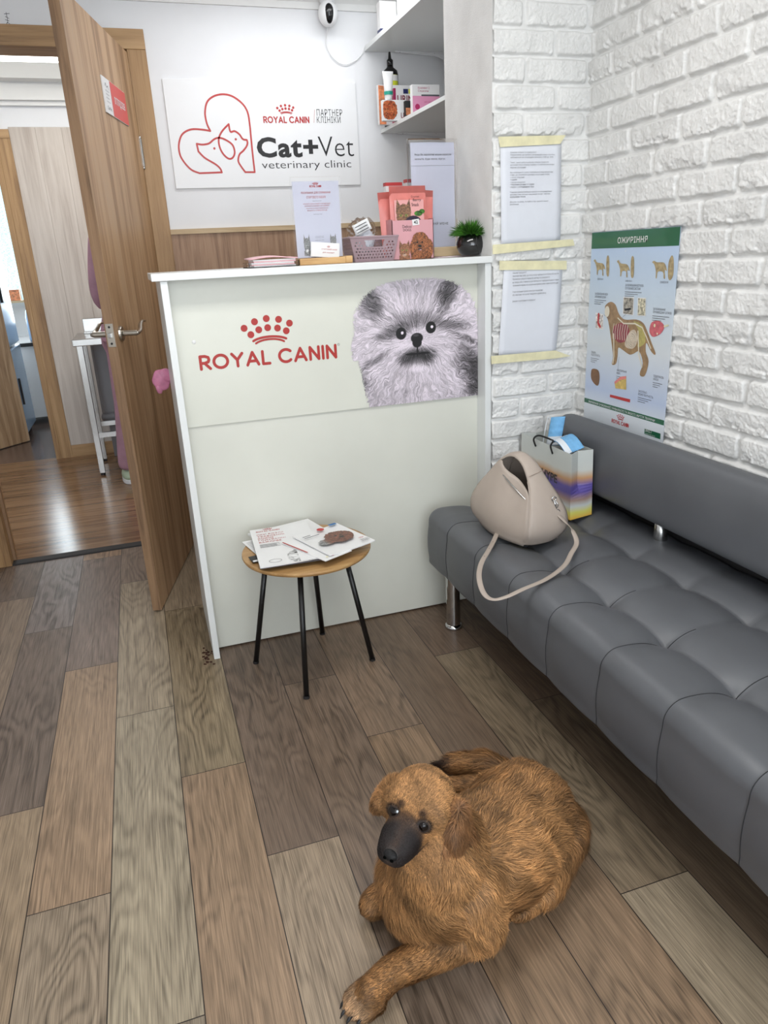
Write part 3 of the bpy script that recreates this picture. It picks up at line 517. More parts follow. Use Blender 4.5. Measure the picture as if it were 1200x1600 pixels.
obj('casing', MB().box(-.655,-.582,FYW-.02,FYW,0,2.022).box(-.690,-.655,FYW-.02,FYW+.1,0,2.022).box(-1.62,-1.55,FYW-.02,FYW+.1,0,2.022), M['oakd'], d2, bevel=.002)
obj('casing_head', MB().box(-1.62,-.582,FYW-.022,FYW,2.022,2.072).box(-1.55,-.655,FYW-.02,FYW+.1,2.03,2.06), M['oakx'], d2)
# brown leaf ajar into the utility room at left
a0 = Vector((-1.55,5.50,0)); a1 = Vector((-.955,6.13,0)); t = (a1-a0).normalized(); nn = Vector((t.y,-t.x,0))
struct('door_3', MB().obox((a0+a1)/2+Vector((0,0,1.02)), (t,nn,(0,0,1)), ((a1-a0).length/2,.018,1.012)), M['oak'])
# ---------- things in the exam and utility rooms ----------
t = tag(empty('steel_table', (.1,4.98,0)), 'stainless steel exam table with square legs behind the person in pink', 'table')
obj('table_top', MB().box(-.393,.75,4.74,5.22,.815,.856), M['metal'], t, bevel=.004)
obj('upstand', MB().box(-.345,.75,5.19,5.22,.856,.945).box(-.345,.75,5.12,5.19,.856,.868), M['metal'], t, bevel=.003)
for x, y in ((-.36,4.80),(.72,4.80),(-.36,5.17),(.72,5.17)):
    l = obj('leg', MB().box(x-.017,x+.017,y-.017,y+.017,.018,.815), M['metal'], t, bevel=.002); obj('foot', MB().tube([(x,y,.002),(x,y,.018)], .015, 10), M['dark'], l)
obj('crossbar', MB().box(-.343,.703,4.79,4.815,.245,.275).box(-.343,.703,5.16,5.185,.245,.275), M['metal'], t)
g = obj('storage_tub', MB().box(-.33,.5,5.24,5.38,.30,.80).box(-.34,.51,5.23,5.38,.26,.31), M['greywall'], bevel=.02); tag(g, 'grey metal trough unit against the panelled wall under the steel table', 'cabinet')
obj('stand', MB().box(-.30,-.26,5.28,5.34,.002,.26), M['greywall'], g); obj('stand', MB().box(.42,.46,5.28,5.34,.002,.26), M['greywall'], g)
fg = tag(empty('fridge', (-1.22,6.4,0)), 'pale fridge with shiny blue-grey door in the far utility room', 'fridge')
obj('body', MB().box(-1.55,-.985,6.13,6.66,.05,1.58), M['plastic'], fg, bevel=.006)
for a, b in ((.06,.70),(.72,1.56)):
    d = lab(obj('door', MB().box(-.983,-.945,6.135,6.655,a,b), M['fridge'], fg, bevel=.008),'blue-grey fridge door'); obj('handle', MB().box(-.945,-.93,6.18,6.2,(a+b)/2-.1,(a+b)/2+.1), M['dark'], d)
for x, y in ((-1.5,6.18),(-1.0,6.18),(-1.5,6.6),(-1.0,6.6)): obj('foot', MB().tube([(x,y,.001),(x,y,.05)], .018, 10), M['dark'], fg)
kc = tag(empty('kitchen_unit', (-.82,7.15,0)), 'low white cupboard with a dark worktop beside the fridge', 'cabinet')
obj('body', MB().box(-1.3,-.86,6.80,7.5,.06,.66), M['plastic'], kc, bevel=.002); obj('side_panel', MB().box(-.858,-.80,6.79,7.5,.0015,.66), M['greywall'], kc); obj('worktop', MB().box(-1.3,-.78,6.77,7.52,.66,.69), M['dark'], kc, bevel=.003)
bt = tag(obj('water_bottle', MB().lathe([(.0,.0),(.058,.0),(.062,.02),(.062,.20),(.052,.25),(.024,.285),(.016,.30),(.016,.33),(0,.33)], (-.835,6.9,.691), 24), M['bottle'], smooth=True), 'cloudy blue plastic bottle standing on the dark worktop', 'bottle')
obj('cap', MB().tube([(-.835,6.9,1.02),(-.835,6.9,1.045)], .019, 14), M['plastic'], bt)
s = tag(obj('window_ledge', MB().box(-1.5,-.4,7.70,7.88,.98,1.0), M['strip']), 'pale wooden ledge under the bright far window', 'shelf')
for i, (x, c, h, nm) in enumerate(((-1.06,'orange',.09,'orange carton on the pale ledge by the far window'),(-.93,'strip',.06,'flat tan carton on the pale ledge by the far window'))):
    bx = tag(obj('carton', MB().box(x-.05,x+.05,7.72,7.80,1.0005,1.0+h), M[c], bevel=.002), nm, 'box'); obj('lid', MB().box(x-.052,x+.052,7.718,7.802,1.0+h,1.006+h), M[c], bx)
cl = tag(empty('strip_lamp', (-.3,4.95,2.39)), 'glowing linear ceiling lamp seen through the doorway', 'lamp')
obj('housing', MB().box(-1.1,.5,4.905,4.955,2.365,2.398), M['plastic'], cl); obj('tube', MB().box(-1.08,.48,4.900,4.96,2.335,2.366), M['lamp'], cl, bevel=.006)
cl = tag(empty('strip_lamp', (-.3,4.45,2.39)), 'thin lit ceiling strip nearest the doorway head', 'lamp')
obj('housing', MB().box(-1.1,.5,4.455,4.485,2.385,2.398), M['plastic'], cl); obj('tube', MB().box(-1.08,.48,4.458,4.482,2.370,2.386), M['lamp'], cl)
sd = tag(obj('smoke_detector', MB().lathe([(0,2.335),(.03,2.335),(.045,2.35),(.055,2.37),(.06,2.398),(0,2.398)], (-.375,4.66,0), 24), M['plastic'], smooth=True), 'round white smoke detector on the exam room ceiling', 'detector'); obj('base', MB().tube([(-.375,4.66,2.39),(-.375,4.66,2.3995)], .065, 24), M['plastic'], sd)
# ---------- person in pink scrubs (mostly behind the door) ----------
def skin_body(name, verts, edges, radii, mat, parent, sub=2, root=0):
    me = bpy.data.meshes.new(name); me.from_pydata([Vector(v) for v in verts], edges, []); o = bpy.data.objects.new(name, me); COL.objects.link(o)
    me.transform(rootmat(parent).inverted()) if parent else None
    m = o.modifiers.new('skin', 'SKIN'); m.use_smooth_shade = True
    for i, r in enumerate(radii): me.skin_vertices[0].data[i].radius = (r if hasattr(r,'__len__') else (r,r))
    me.skin_vertices[0].data[root].use_root = True
    s = o.modifiers.new('sub', 'SUBSURF'); s.levels = s.render_levels = sub
    dg = bpy.context.evaluated_depsgraph_get(); m2 = bpy.data.meshes.new_from_object(o.evaluated_get(dg)); o.modifiers.clear(); o.data = m2; bpy.data.meshes.remove(me)
    m2.materials.clear(); m2.materials.append(mat); m2.polygons.foreach_set('use_smooth', [True]*len(m2.polygons)); o.parent = parent; return o
px, py = .005, 4.56
pe = tag(empty('person', (px,py,0)), 'person in dusty pink scrubs standing at the steel table, half hidden by the door', 'person')
def pp(x, y, z): return (px+x, py+y, z)
bv = [pp(0,0,.92), pp(0,.02,1.10), pp(0,.05,1.30), pp(0,.08,1.42), pp(0,.10,1.50), pp(0,.14,1.60),pp(0,.15,1.66),
      pp(-.10,0,.86), pp(-.13,.02,.48), pp(-.19,.00,.10), pp(-.20,.08,.05),
      pp(.10,0,.86), pp(.12,.02,.48), pp(.13,.0,.10), pp(.13,.10,.05),
      pp(-.16,.06,1.34), pp(-.185,.06,1.10), pp(-.14,.30,1.02), pp(-.10,.40,.98),
      pp(.16,.06,1.34), pp(.185,.06,1.12), pp(.14,.30,1.02), pp(.10,.40,.98)]
be = [(0,1),(1,2),(2,3),(3,4),(4,5),(5,6),(0,7),(7,8),(8,9),(9,10),(0,11),(11,12),(12,13),(13,14),(2,15),(15,16),(16,17),(17,18),(2,19),(19,20),(20,21),(21,22)]
brd = [.15,.13,.15,.07,.052,.085,.06,.10,.062,.042,.035,.10,.062,.042,.035,.055,.045,.036,.028,.055,.045,.036,.028]
skin_body('body', bv, be, brd, M['skin'], pe)
# scrubs: a slightly larger skin over torso, sleeves and trousers
sv = [pp(0,0,.90), pp(0,.02,1.10), pp(0,.05,1.30), pp(0,.07,1.41), pp(-.16,.06,1.36), pp(-.185,.05,1.10), pp(-.17,.17,1.05), pp(.17,.06,1.37), pp(.215,.08,1.13), pp(.185,.19,1.07), pp(0,-.005,.74), pp(-.11,0,.88), pp(-.13,0,.72)]
skin_body('tunic', sv, [(0,1),(1,2),(2,3),(2,4),(4,5),(5,6),(2,7),(7,8),(8,9),(0,10),(0,11),(11,12)], [.185,.165,.175,.10,.085,.066,.058,.075,.066,.058,.20,.15,.165], M['scrub'], pe)
tv = [pp(0,0,.86), pp(-.11,0,.80), pp(-.135,.02,.48), pp(-.19,0,.12), pp(-.19,0,.075), pp(.11,0,.80), pp(.125,.02,.48), pp(.13,0,.12), pp(.13,0,.075)]
skin_body('trousers', tv, [(0,1),(1,2),(2,3),(3,4),(0,5),(5,6),(6,7),(7,8)], [.15,.12,.088,.070,.066,.12,.088,.070,.066], M['scrub'], pe)
for x, y in ((-.195,.05),(.13,.06)):
    sh = lab(obj('shoe', MB().ell(pp(x,y,.045), (.050,.13,.045), 20, 12), M['shoe'], pe, smooth=True),'pale green clog'); obj('sole', MB().prism([pp(x+.05*math.cos(q),y+.13*math.sin(q),.003) for q in [k*math.pi/12 for k in range(24)]], (0,0,.028)), M['paperw'], sh, bevel=.004)
# hands with fingers on the table
for s in (-1,1):
    base = Vector(pp(s*.095,.41,.975)); hv = [base, base+Vector((0,.05,-.035)), base+Vector((0,.08,-.06))]; hr = [.022,.028,.020]; he = [(0,1),(1,2)]
    for k, ln in enumerate((.055,.065,.06,.048)):
        r0 = hv[1]+Vector(((k-1.5)*.017,.02,-.02)); n = len(hv); hv += [r0, r0+Vector(((k-1.5)*.004,ln*.5,-.014)), r0+Vector(((k-1.5)*.006,ln*.85,-.034))]; hr += [.009,.0085,.007]; he += [(1,n),(n,n+1),(n+1,n+2)]
    n = len(hv); hv += [hv[0]+Vector((-s*.026,.02,-.012)), hv[0]+Vector((-s*.045,.05,-.03)), hv[0]+Vector((-s*.045,.075,-.045))]; hr += [.010,.0095,.008]; he += [(0,n),(n,n+1),(n+1,n+2)]
    skin_body('hand', hv, he, hr, M['skin'], pe, 1)
obj('hair', MB().ell(pp(0,.115,1.655), (.098,.105,.125), 28, 16).ell(pp(0,.0,1.66), (.045,.045,.045), 16, 10), M['hair'], pe, smooth=True)
obj('nose', MB().ell(pp(0,.245,1.61), (.013,.018,.02), 12, 8), M['skin'], pe, smooth=True)
for s in (-1,1): obj('ear', MB().ell(pp(s*.088,.15,1.62), (.012,.02,.03), 10, 8), M['skin'], pe, smooth=True)
for s in (-1,1): obj('eye', MB().ell(pp(s*.032,.222,1.64), (.012,.008,.007), 12, 8), M['dark'], pe, smooth=True)
obj('mouth', MB().ell(pp(0,.225,1.565), (.024,.008,.006), 12, 8), M['redd'], pe, smooth=True)
# =================== RECEPTION COUNTER ===================
ct = tag(empty('reception_counter', (.58,2.4,0)), 'tall white reception counter with a ROYAL CANIN advert across its front', 'counter')
obj('side_panel', MB().box(.072,.092,2.200,2.62,0.0,1.206), M['mdf'], ct, bevel=.0012); obj('side_panel', MB().box(1.069,1.0905,2.200,2.55,0.0,1.206), M['mdf'], ct, bevel=.0012)
obj('worktop', MB().box(.050,1.0915,2.193,2.62,1.2065,1.227), M['mdf'], ct, bevel=.0015)
obj('front_panel', MB().box(.092,1.069,2.2625,2.280,.006,1.206), M['panel'], ct, bevel=.001)
obj('inner_shelf', MB().box(.092,1.069,2.28,2.6,.78,.80), M['mdf'], ct)
sp = lab(obj('advert_panel', MB().box(.0925,1.0685,2.2575,2.2622,.776,1.2055), M['foil'], ct, bevel=.0006), 'ivory advert sheet with red lettering and a dog portrait')
F = FR((0,2.2575,0),(1,0,0),(0,0,1),(0,-1,0))
# rounded single-stroke capitals for the logotype
LET = {'R':[[(0,0),(0,1),(.35,1),(.58,.9),(.62,.72),(.55,.54),(.3,.46),(.05,.46)],[(.28,.46),(.66,0)]],
 'O':[[(.5+.5*math.cos(q),.5+.5*math.sin(q)) for q in [k*2*math.pi/28 for k in range(29)]]],
 'Y':[[(0,1),(.38,.5)],[(.76,1),(.38,.5),(.38,0)]],'A':[[(0,0),(.42,1),(.84,0)],[(.17,.30),(.67,.30)]],'L':[[(0,1),(0,0),(.5,0)]],
 'C':[[(.5+.5*math.cos(q),.5+.5*math.sin(q)) for q in [math.radians(45+k*270/24) for k in range(25)]]],
 'N':[[(0,0),(0,1),(.66,0),(.66,1)]],'I':[[(0,0),(0,1)]]}
WID = {'R':.62,'O':1.0,'Y':.76,'A':.84,'L':.5,'C':.86,'N':.66,'I':0}
def logotype(mb, fr, x0, y0, x1, y1, d=.0006, wr=.19):
    s = 'ROYAL CANIN'; gap = .34; tot = 0
    for c in s: tot += (.42 if c == ' ' else WID[c]+gap)
    tot -= gap; hh = (y1-y0); w = hh*wr; k = (x1-x0-w)/tot; x = x0+w/2
    for c in s:
        if c == ' ': x += .42*k; continue
        for st in LET[c]:
            stroke(mb, fr, [(x+a*k, y0+w/2+b*(hh-w)) for a, b in st], w, d, nc=12)
        x += (WID[c]+gap)*k
CRN = [(.06,.62),(.27,.82),(.50,.90),(.735,.84),(.94,.68),(.175,.38),(.335,.53),(.51,.58),(.70,.54),(.865,.42)]
def crown(mb, fr, x0, y0, x1, y1, d=.0006):
    w, h = x1-x0, y1-y0; r = w*.066
    for a, b in CRN: disc(mb, fr, x0+a*w, y0+b*h*.98, r, d, 16)
    for ya, rr, th in ((.03,.36,.038),(.12,.42,.045)):
        arc = [(x0+w*(.53+rr*.9*math.sin(q)), y0+h*(ya-.0+(.22+.02)*math.cos(q*1.0)-.10)) for q in [math.radians(-58+k*116/12) for k in range(13)]]; stroke(mb, fr, arc, w*th, d, nc=8)
mb = MB(); logotype(mb, F, .153, .944, .580, .990); 
# slight upward italic tilt is absent: lettering runs level along the panel
lo = obj('brand_lettering', mb, M['red'], sp); mb = MB(); crown(mb, F, .288, 1.006, .446, 1.092); obj('crown_logo', mb, M['red'], sp)
mb = MB()
stroke(mb, F, [(.5870+.0035*math.cos(q),.987+.0035*math.sin(q)) for q in [k*2*math.pi/14 for k in range(15)]], .0008); text(mb, F, 'R', ((.5857,.9852),(.5882,.9888))); obj('registered_mark', mb, M['grey_ink'], sp)
# pomeranian portrait print
def pom(U, V):
    x = .622+U*(1.0683-.622); y = .7765+V*(1.172-.7765)
    cx, cy = .851, .985; a = np.arctan2(y-cy, x-cx); r = np.hypot(x-cx, y-cy)
    aw = a+.22*(fbm(x*14, y*14, 3, 40)-.5)+.12*(fbm(x*60,y*60,2,41)-.5)
    f = fbm(aw*52, r*20+fbm(x*20,y*20,2,42)*2, 4, 30); f2 = fbm(aw*150, r*70, 3, 31); fur = (f*.5+f2*.5)
    L = 186+(fur-.5)*195+22*(fbm(x*10,y*10,3,33)-.5)*2+10
    wob = (fbm(x*40, y*40, 3, 34)-.5)*.03
    def blob(px, py, sx, sy, k, soft=.5, rot=0):
        dx, dy = x-px, y-py; c, s = math.cos(rot), math.sin(rot); q = np.hypot((dx*c+dy*s)/sx, (-dx*s+dy*c)/sy)+wob*6+(fur-.5)*1.3*soft; return k*sst(1+soft, 1-soft, q)
    L = L-blob(.700,1.108,.030,.050,120,.7,.5)-blob(.965,1.128,.028,.055,125,.7,-.5)-blob(.853,1.045,.085,.022,75,.8)-blob(.775,1.012,.055,.018,95,.7,.25)-blob(.965,1.020,.06,.016,80,.7,-.1)
    L = L-blob(.850,.925,.060,.030,150,.5)-blob(1.06,.865,.045,.075,130,.7,.6)-blob(.66,.86,.03,.03,70,.8)-blob(.70,.925,.055,.010,90,.8,.5)-blob(1.04,.965,.06,.008,80,.8,-.4)-blob(1.05,.80,.03,.02,90,.8)
    L = L+blob(.85,.90,.028,.018,80,.7)+blob(.851,.958,.045,.02,28,.6)+blob(.80,.95,.03,.025,20,.8)
    def hard(px, py, sx, sy): return sst(1.12, .92, np.hypot((x-px)/sx, (y-py)/sy))
    for ex, ey in ((.797,1.004),(.9005,1.016)):
        h = hard(ex, ey, .0175, .0185); L = L*(1-h)+10*h; g = hard(ex+.004, ey+.002, .0045, .0048); L = L*(1-g)+235*g
    h = np.maximum(hard(.851,.986,.0205,.016), hard(.851,.972,.016,.016)); L = L*(1-h)+14*h; g = hard(.848,.995,.010,.004); L = L+g*50
    h = hard(.851,.947,.003,.018); L = L*(1-h)+16*h; h = np.maximum(hard(.832,.936,.022,.004), hard(.872,.936,.022,.004)); L = L*(1-h)+14*h
    L = np.clip(L, 12, 232)
    rgb = np.stack([L*1.0, L*.955, L*1.0], -1)
    # fluffy outline
    hx, hy = (x-.852)/.215, (y-1.03)/.142; d1 = (np.abs(hx)**2.4+np.abs(hy)**2.4)**(1/2.4)
    bx = (x-.885)/.235; by = (y-.86)/.20; d2 = (np.abs(bx)**3+np.abs(by)**3)**(1/3)
    d3 = (np.abs((x-.72)/.095)**2+np.abs((y-.96)/.115)**2)**.5
    d = np.minimum(np.minimum(d1, d2), d3)-.075*(f2-.5)*1.6-.05*(f-.5)
    m = d < .985
    left = x < (.645+(.95-y)*.18+.02*(f2-.5)); m &= ~((y < .93)&left); m &= ~((x-.86)**2/.235**2+(y-1.0)**2/.19**2 > 1.0+.3*(f2-.5))|(y<.98)
    return rgb, m
picture('dog_portrait', FR((.622,2.2568,.7765),(1,0,0),(0,0,1),(0,-1,0)), 1.0683-.622, 1.172-.7765, 330, 300, pom, PIC, sp)
# scuffs: little screw mark on the advert
obj('screw_cover', MB().ell((.146,2.257,1.03),(.006,.0012,.006),12,6), M['paperw'], sp, smooth=True)
# dirt stain on the floor by the counter corner
F = FR((0,0,.0006),(1,0,0),(0,1,0)); mb = MB(); random.seed(3)
for i in range(26):
    x, y, r = random.gauss(.052,.012), random.gauss(2.235,.030), random.uniform(.002,.007); area2(mb, F, [(x+r*random.uniform(.6,1.3)*math.cos(q),y+r*random.uniform(.7,1.6)*math.sin(q)) for q in [k*2*math.pi/9 for k in range(9)]], .0001*(i % 5))
stn = obj('floor_stain', mb, plain('dried_rust_stain', (70,44,34), .7)); tag(stn, 'rust brown stain on the floor at the left foot of the counter', 'stain'); stn['kind'] = 'stuff'
# pink glove hanging on the counter's left side
F0 = Vector((.044,2.615,.878)); mb = MB().ell(F0,(.030,.010,.036),18,12).ell(F0+Vector((-.010,0,-.026)),(.012,.008,.022),12,8).ell(F0+Vector((.015,-.002,.012)),(.024,.010,.026),14,10)
o = tag(obj('rubber_glove', mb, M['rag'], smooth=True), 'pink rubber glove hanging from the left rear edge of the counter', 'glove'); dm = o.modifiers.new('d','DISPLACE'); tx = bpy.data.textures.new('crumple','CLOUDS'); tx.noise_scale = .02; dm.texture = tx; dm.strength = .012
# =================== STOOL TABLE ===================
tc = Vector((.385,2.035,0)); st = tag(empty('side_table', tc), 'small round oak table on four black metal legs in front of the counter', 'table')
obj('tabletop', MB().lathe([(0,.397),(.180,.397),(.194,.402),(.197,.408),(.196,.414),(0,.416)], tc, 64), M['table'], st, smooth=False, bevel=.001)
for a, b in (((.199,2.124),0),((.311,1.861),0),((.45,2.225),0),((.561,1.99),0)):
    p = Vector(a+(0,)); q = tc+(p-tc)*.62; q.z = .399
    l = obj('leg', MB().tube([p, q], .0085, 16), M['blackmetal'], st, smooth=True); obj('foot', MB().tube([p-Vector((0,0,.0)), p+(q-p)*.02], .0098, 14), M['dark'], l)
obj('mounting_ring', MB().tube([tc+Vector((.12*math.cos(q),.12*math.sin(q),.392)) for q in [k*2*math.pi/32 for k in range(33)]], .005, 8), M['blackmetal'], st)
# printed matter on the table
def sheet(name, c, ang, w, h, z, t, mat, curl=0.0, nx=8, ny=10, bend=0):
    r = Vector((math.cos(ang), math.sin(ang), 0)); u = Vector((-r.y, r.x, 0)); c = Vector((c[0],c[1],z))
    def f(i, j): return c+r*((i-.5)*w)+u*((j-.5)*h)+Vector((0,0,curl*(abs(2*i-1)**3)+bend*(i**2)))
    mb = MB(); mb.gridf(nx, ny, f); o = obj(name, mb, mat, solid=0, loc=c); x = o.modifiers.new('s','SOLIDIFY'); x.thickness = t; x.offset = 1; return o, FR(c+Vector((0,0,t)), r, u, (0,0,1))
A = math.radians
o, F = sheet('leaflet', (.256,2.095), A(12), .075, .14, .417, .0006, M['paperw']); tag(o, 'small white leaflet poking out at the left edge of the round table', 'leaflet')
mb = MB(); 
for i in range(6): stroke(mb, F, [(-.03,.05-.012*i),(.02,.05-.012*i)], .0012, .0007)
obj('print', mb, M['grey_ink'], o)
o, F = sheet('business_card', (.250,2.00), A(8), .085, .05, .4195, .0008, M['black']); tag(o, 'black and white card half under the front magazine', 'card')
mb = MB(); area2(mb, F, [(-.04,-.024),(.04,-.024),(.04,-.012),(-.04,-.012)], .0011); obj('print', mb, M['paperw'], o)
o, F = sheet('newspaper', (.365,2.105), A(14), .215, .25, .4205, .006, M['paperw'], bend=.0); tag(o, 'folded plain white brochure at the back of the pile on the round table', 'brochure')
o, F = sheet('magazine', (.322,2.045), A(-3.0), .185, .310, .4300, .004, M['paperw'], bend=.004); tag(o, 'white magazine with red headline and grey kitten on its cover', 'magazine')
obj('pages', MB().obox(Vector((.322,2.045,.4283)), (F.r,F.u,(0,0,1)), (.091,.153,.0014)), M['grey_ink'], o)
mb = MB(); crown(mb, F, -.052, .135, -.022, .152, .0012); logotype(mb, F, -.075, .122, .0, .131, .0012)
for i, s in enumerate(('ПРИ РОЗЛАДАХ','ТРАВЛЕННЯ','КОЖНЕ','ГОДУВАННЯ','ВАЖЛИВЕ')): text(mb, F, s, ((-.075,.092-.0165*i),(-.075+.0098*len(s),.103-.0165*i)), .0012, .02)
obj('red_print', mb, M['redd'], o)
mb = MB()
for i in range(5): stroke(mb, F, [(-.075,.012-.006*i),(-.015-.01*(i%2),.012-.006*i)], .0018, .0012)
obj('small_print', mb, M['grey_ink'], o); mb = MB(); stroke(mb, F, [(-.045+.018*math.cos(q),-.125+.012*math.sin(q)) for q in [k*2*math.pi/20 for k in range(21)]], .0012, .0012); obj('seal_mark', mb, M['grey_ink'], o)
def kitten(U, V):
    x, y = U*1.0, V*1.0; f = fbm(x*9+2*fbm(x*6,y*6,2,50), y*34, 4, 51); L = 150+(f-.5)*260; L = L-90*sst(.2,.05,np.abs(np.sin(9*x+5*y+3*(f-.5)))-.0)*.6
    e = sst(1.1,.9,np.hypot((x-.33)/.05,(y-.62)/.05)); L = L*(1-e)+20*e; L = L+60*sst(.4,.1,np.hypot(x-.2,y-.4)); L = np.clip(L,25,235)
    m = np.hypot((x-.55)/.52,(y-.40)/.52)+.25*(f-.5) < .95; return np.stack([L,L,L*1.0],-1), m
picture('kitten_photo', FR(F.p(-.012,-.158,.0016),F.r,F.u,(0,0,1)), .10, .115, 60, 60, kitten, PIC, o, 0)
o, F = sheet('brochure', (.400,1.968), A(25.5), .10, .212, .4365, .002, M['paperw'], bend=.0); tag(o, 'white folded leaflet with a dark red edge lying under the poodle brochure', 'leaflet')
mb = MB(); stroke(mb, F, [(-.047,.10),(-.047,-.02)], .004, .0024); obj('red_edge', mb, M['redd'], o); mb = MB(); disc(mb, F, -.012,-.090,.006,.0024); obj('red_print', mb, M['redd'], o)
mb = MB(); disc(mb, F, -.030,-.090,.004,.0024); obj('yellow_dot', mb, M['tape'], o)
o, F = sheet('dog_brochure', (.462,1.998), A(19.5), .165, .205, .4412, .003, M['paperw'], curl=.003); tag(o, 'white brochure with a brown poodle photo on top of the pile', 'brochure')
mb = MB(); disc(mb, F, .006,.080,.012,.0045); obj('red_dot', mb, M['redd'], o); mb = MB(); text(mb, F, 'HE DO BELIEVES', ((-.085,.035),(-.03,.043)), .004) if False else None; crown(mb, F, .050,-.068,.068,-.058,.0048); obj('red_print', mb, M['redd'], o)
mb = MB(); area2(mb, F, [(.045,.084),(.072,.084),(.072,.098),(.045,.098)], .0048); obj('blue_print', mb, M['blueprint'], o)
mb = MB(); stroke(mb, F, [(-.07,.060),(-.045,.060)], .004, .0045); stroke(mb, F, [(-.07,.048),(-.02,.048)], .004, .0045); obj('cover_title', mb, M['grey_ink'], o); mb = MB()
for i in range(3): stroke(mb, F, [(.045,-.078-.006*i),(.072,-.078-.006*i)], .002, .0048)
obj('small_print', mb, M['grey_ink'], o)
def poodle(U, V):
    f = fbm(U*16, V*14, 4, 60); g = fbm(U*40, V*40, 3, 61); k = .55+.9*(g-.5)+.5*(f-.5); rgb = np.stack([150*k+20, 88*k+14, 64*k+12], -1)
    gr = sst(.30,.12,U)[...,None]; rgb = rgb*(1-gr)+np.stack([150*k+40]*3,-1)*gr
    for ex, ey, r in ((.58,.62,.035),(.72,.60,.035),(.66,.42,.06)): e = sst(1.2,.8,np.hypot((U-ex)/r,(V-ey)/r/1.4))[...,None]; rgb = rgb*(1-e)+18*e
    m = (np.hypot((U-.62)/.38,(V-.5)/.5)+.22*(f-.5) < .98)|((np.hypot((U-.2)/.24,(V-.35)/.25)+.2*(g-.5)) < .95); return rgb, m
picture('poodle_photo', FR(F.p(-.062,-.055,.0046),F.r,F.u,(0,0,1)), .125, .092, 90, 66, poodle, PIC, o, 0)
# =================== SOFA ===================
so = tag(empty('waiting_sofa', (1.12,1.2,0)), 'dark grey tufted leatherette waiting-room sofa along the brick wall', 'sofa')
Y0s, Y1s = .10, 2.188; PIT = .2115; YS = .952
def cell(t, p): return 1-np.abs(2*(t-np.floor(t))-1)**p
def build_seat():
    prof = []
    def arc(cx, cz, r, a0, a1, n):
        for k in range(n+1):
            q = math.radians(a0+(a1-a0)*k/n); prof.append((cx+r*math.cos(q), cz+r*math.sin(q), math.cos(q), math.sin(q)))
    fx = .836
    prof.append((fx+.03,.222,0,-1)); arc(fx+.014,.238,.016,260,184,5)
    for z in np.linspace(.25,.365,14): prof.append((fx-.010*math.sin((z-.24)/.13*math.pi)*.6,z,-1,0))
    arc(fx+.048,.378,.048,176,92,12)
    for x in np.linspace(fx+.055,1.397,86): prof.append((x,.4265,0,1))
    prof.append((1.403,.418,.7,.7)); prof.append((1.4045,.40,1,0)); prof.append((1.4045,.222,1,0))
    P = np.array(prof); ys = np.arange(Y0s, Y1s+.001, .009); n = len(P); V = []
    xr = P[:,0]; top = P[:,3] > .5
    edges = np.array([.72,1.010,1.236,1.462]); idx = np.clip(np.searchsorted(edges, xr)-1, 0, 2); tx = (xr-edges[idx])/(edges[idx+1]-edges[idx]); pxv = np.where(top, 1-np.abs(2*tx-1)**3.2, 1.0)
    pxv = np.where((idx == 0)&(tx < .5), 1.0, pxv)
    for y in ys:
        py_ = float(cell(np.array((y-YS)/PIT), 3.0)); e = Y1s-y; e2 = y-Y0s; sh = 0
        if y > 2.07: py_ = 1-(1-min(1,abs((y-2.009)/.05)))**2 if abs(y-2.009) < .05 else 1.0
        ee = min(e, e2); cap = .035*(1-math.sqrt(max(0,1-((.035-min(ee,.035))/.035)**2)))
        fold = 1-pxv
        d = -.020*fold-.0045*(1-py_)-.014*fold*(1-py_)
        near = np.exp(-np.abs(xr-1.01)/.05)*top; d = d-.006*(1-py_)*near
        x = P[:,0]+P[:,2]*d-P[:,2]*cap; z = P[:,1]+P[:,3]*d*1.0-P[:,3]*cap*.9
        x = np.where(P[:,2] > .5, P[:,0]-0*d, x)
        V.append(np.stack([x, np.full(n,y), z], 1))
    V = np.concatenate(V); m = len(ys); I = np.arange(m*n).reshape(m,n); mb = MB(); mb.v = [tuple(p) for p in V]
    mb.f = [tuple(q) for q in np.stack([I[:-1,:-1],I[1:,:-1],I[1:,1:],I[:-1,1:]],-1).reshape(-1,4)]+[tuple(I[0]), tuple(I[-1][::-1])]+[(int(I[i,0]),int(I[i,-1]),int(I[i+1,-1]),int(I[i+1,0])) for i in range(m-1)]
    return mb, V.reshape(m,n,3), ys
mb, SV, ysv = build_seat(); obj('seat', mb, M['leather'], so, smooth=True)
for k in range(-4, 6):
    y = YS+PIT*k
    i = int(round((y-Y0s)/.009))
    if not 0 < i < len(ysv)-4: continue
    P = [Vector(SV[i][j])+Vector((0,0,.0004)) for j in range(4, SV.shape[1]-16)]; P = [p+Vector((-.0005,0,0)) if p.z < .40 else p for p in P]
    q = obj('seam', MB().tube(P[:64], .0008, 5, caps=False), M['thread'], so)
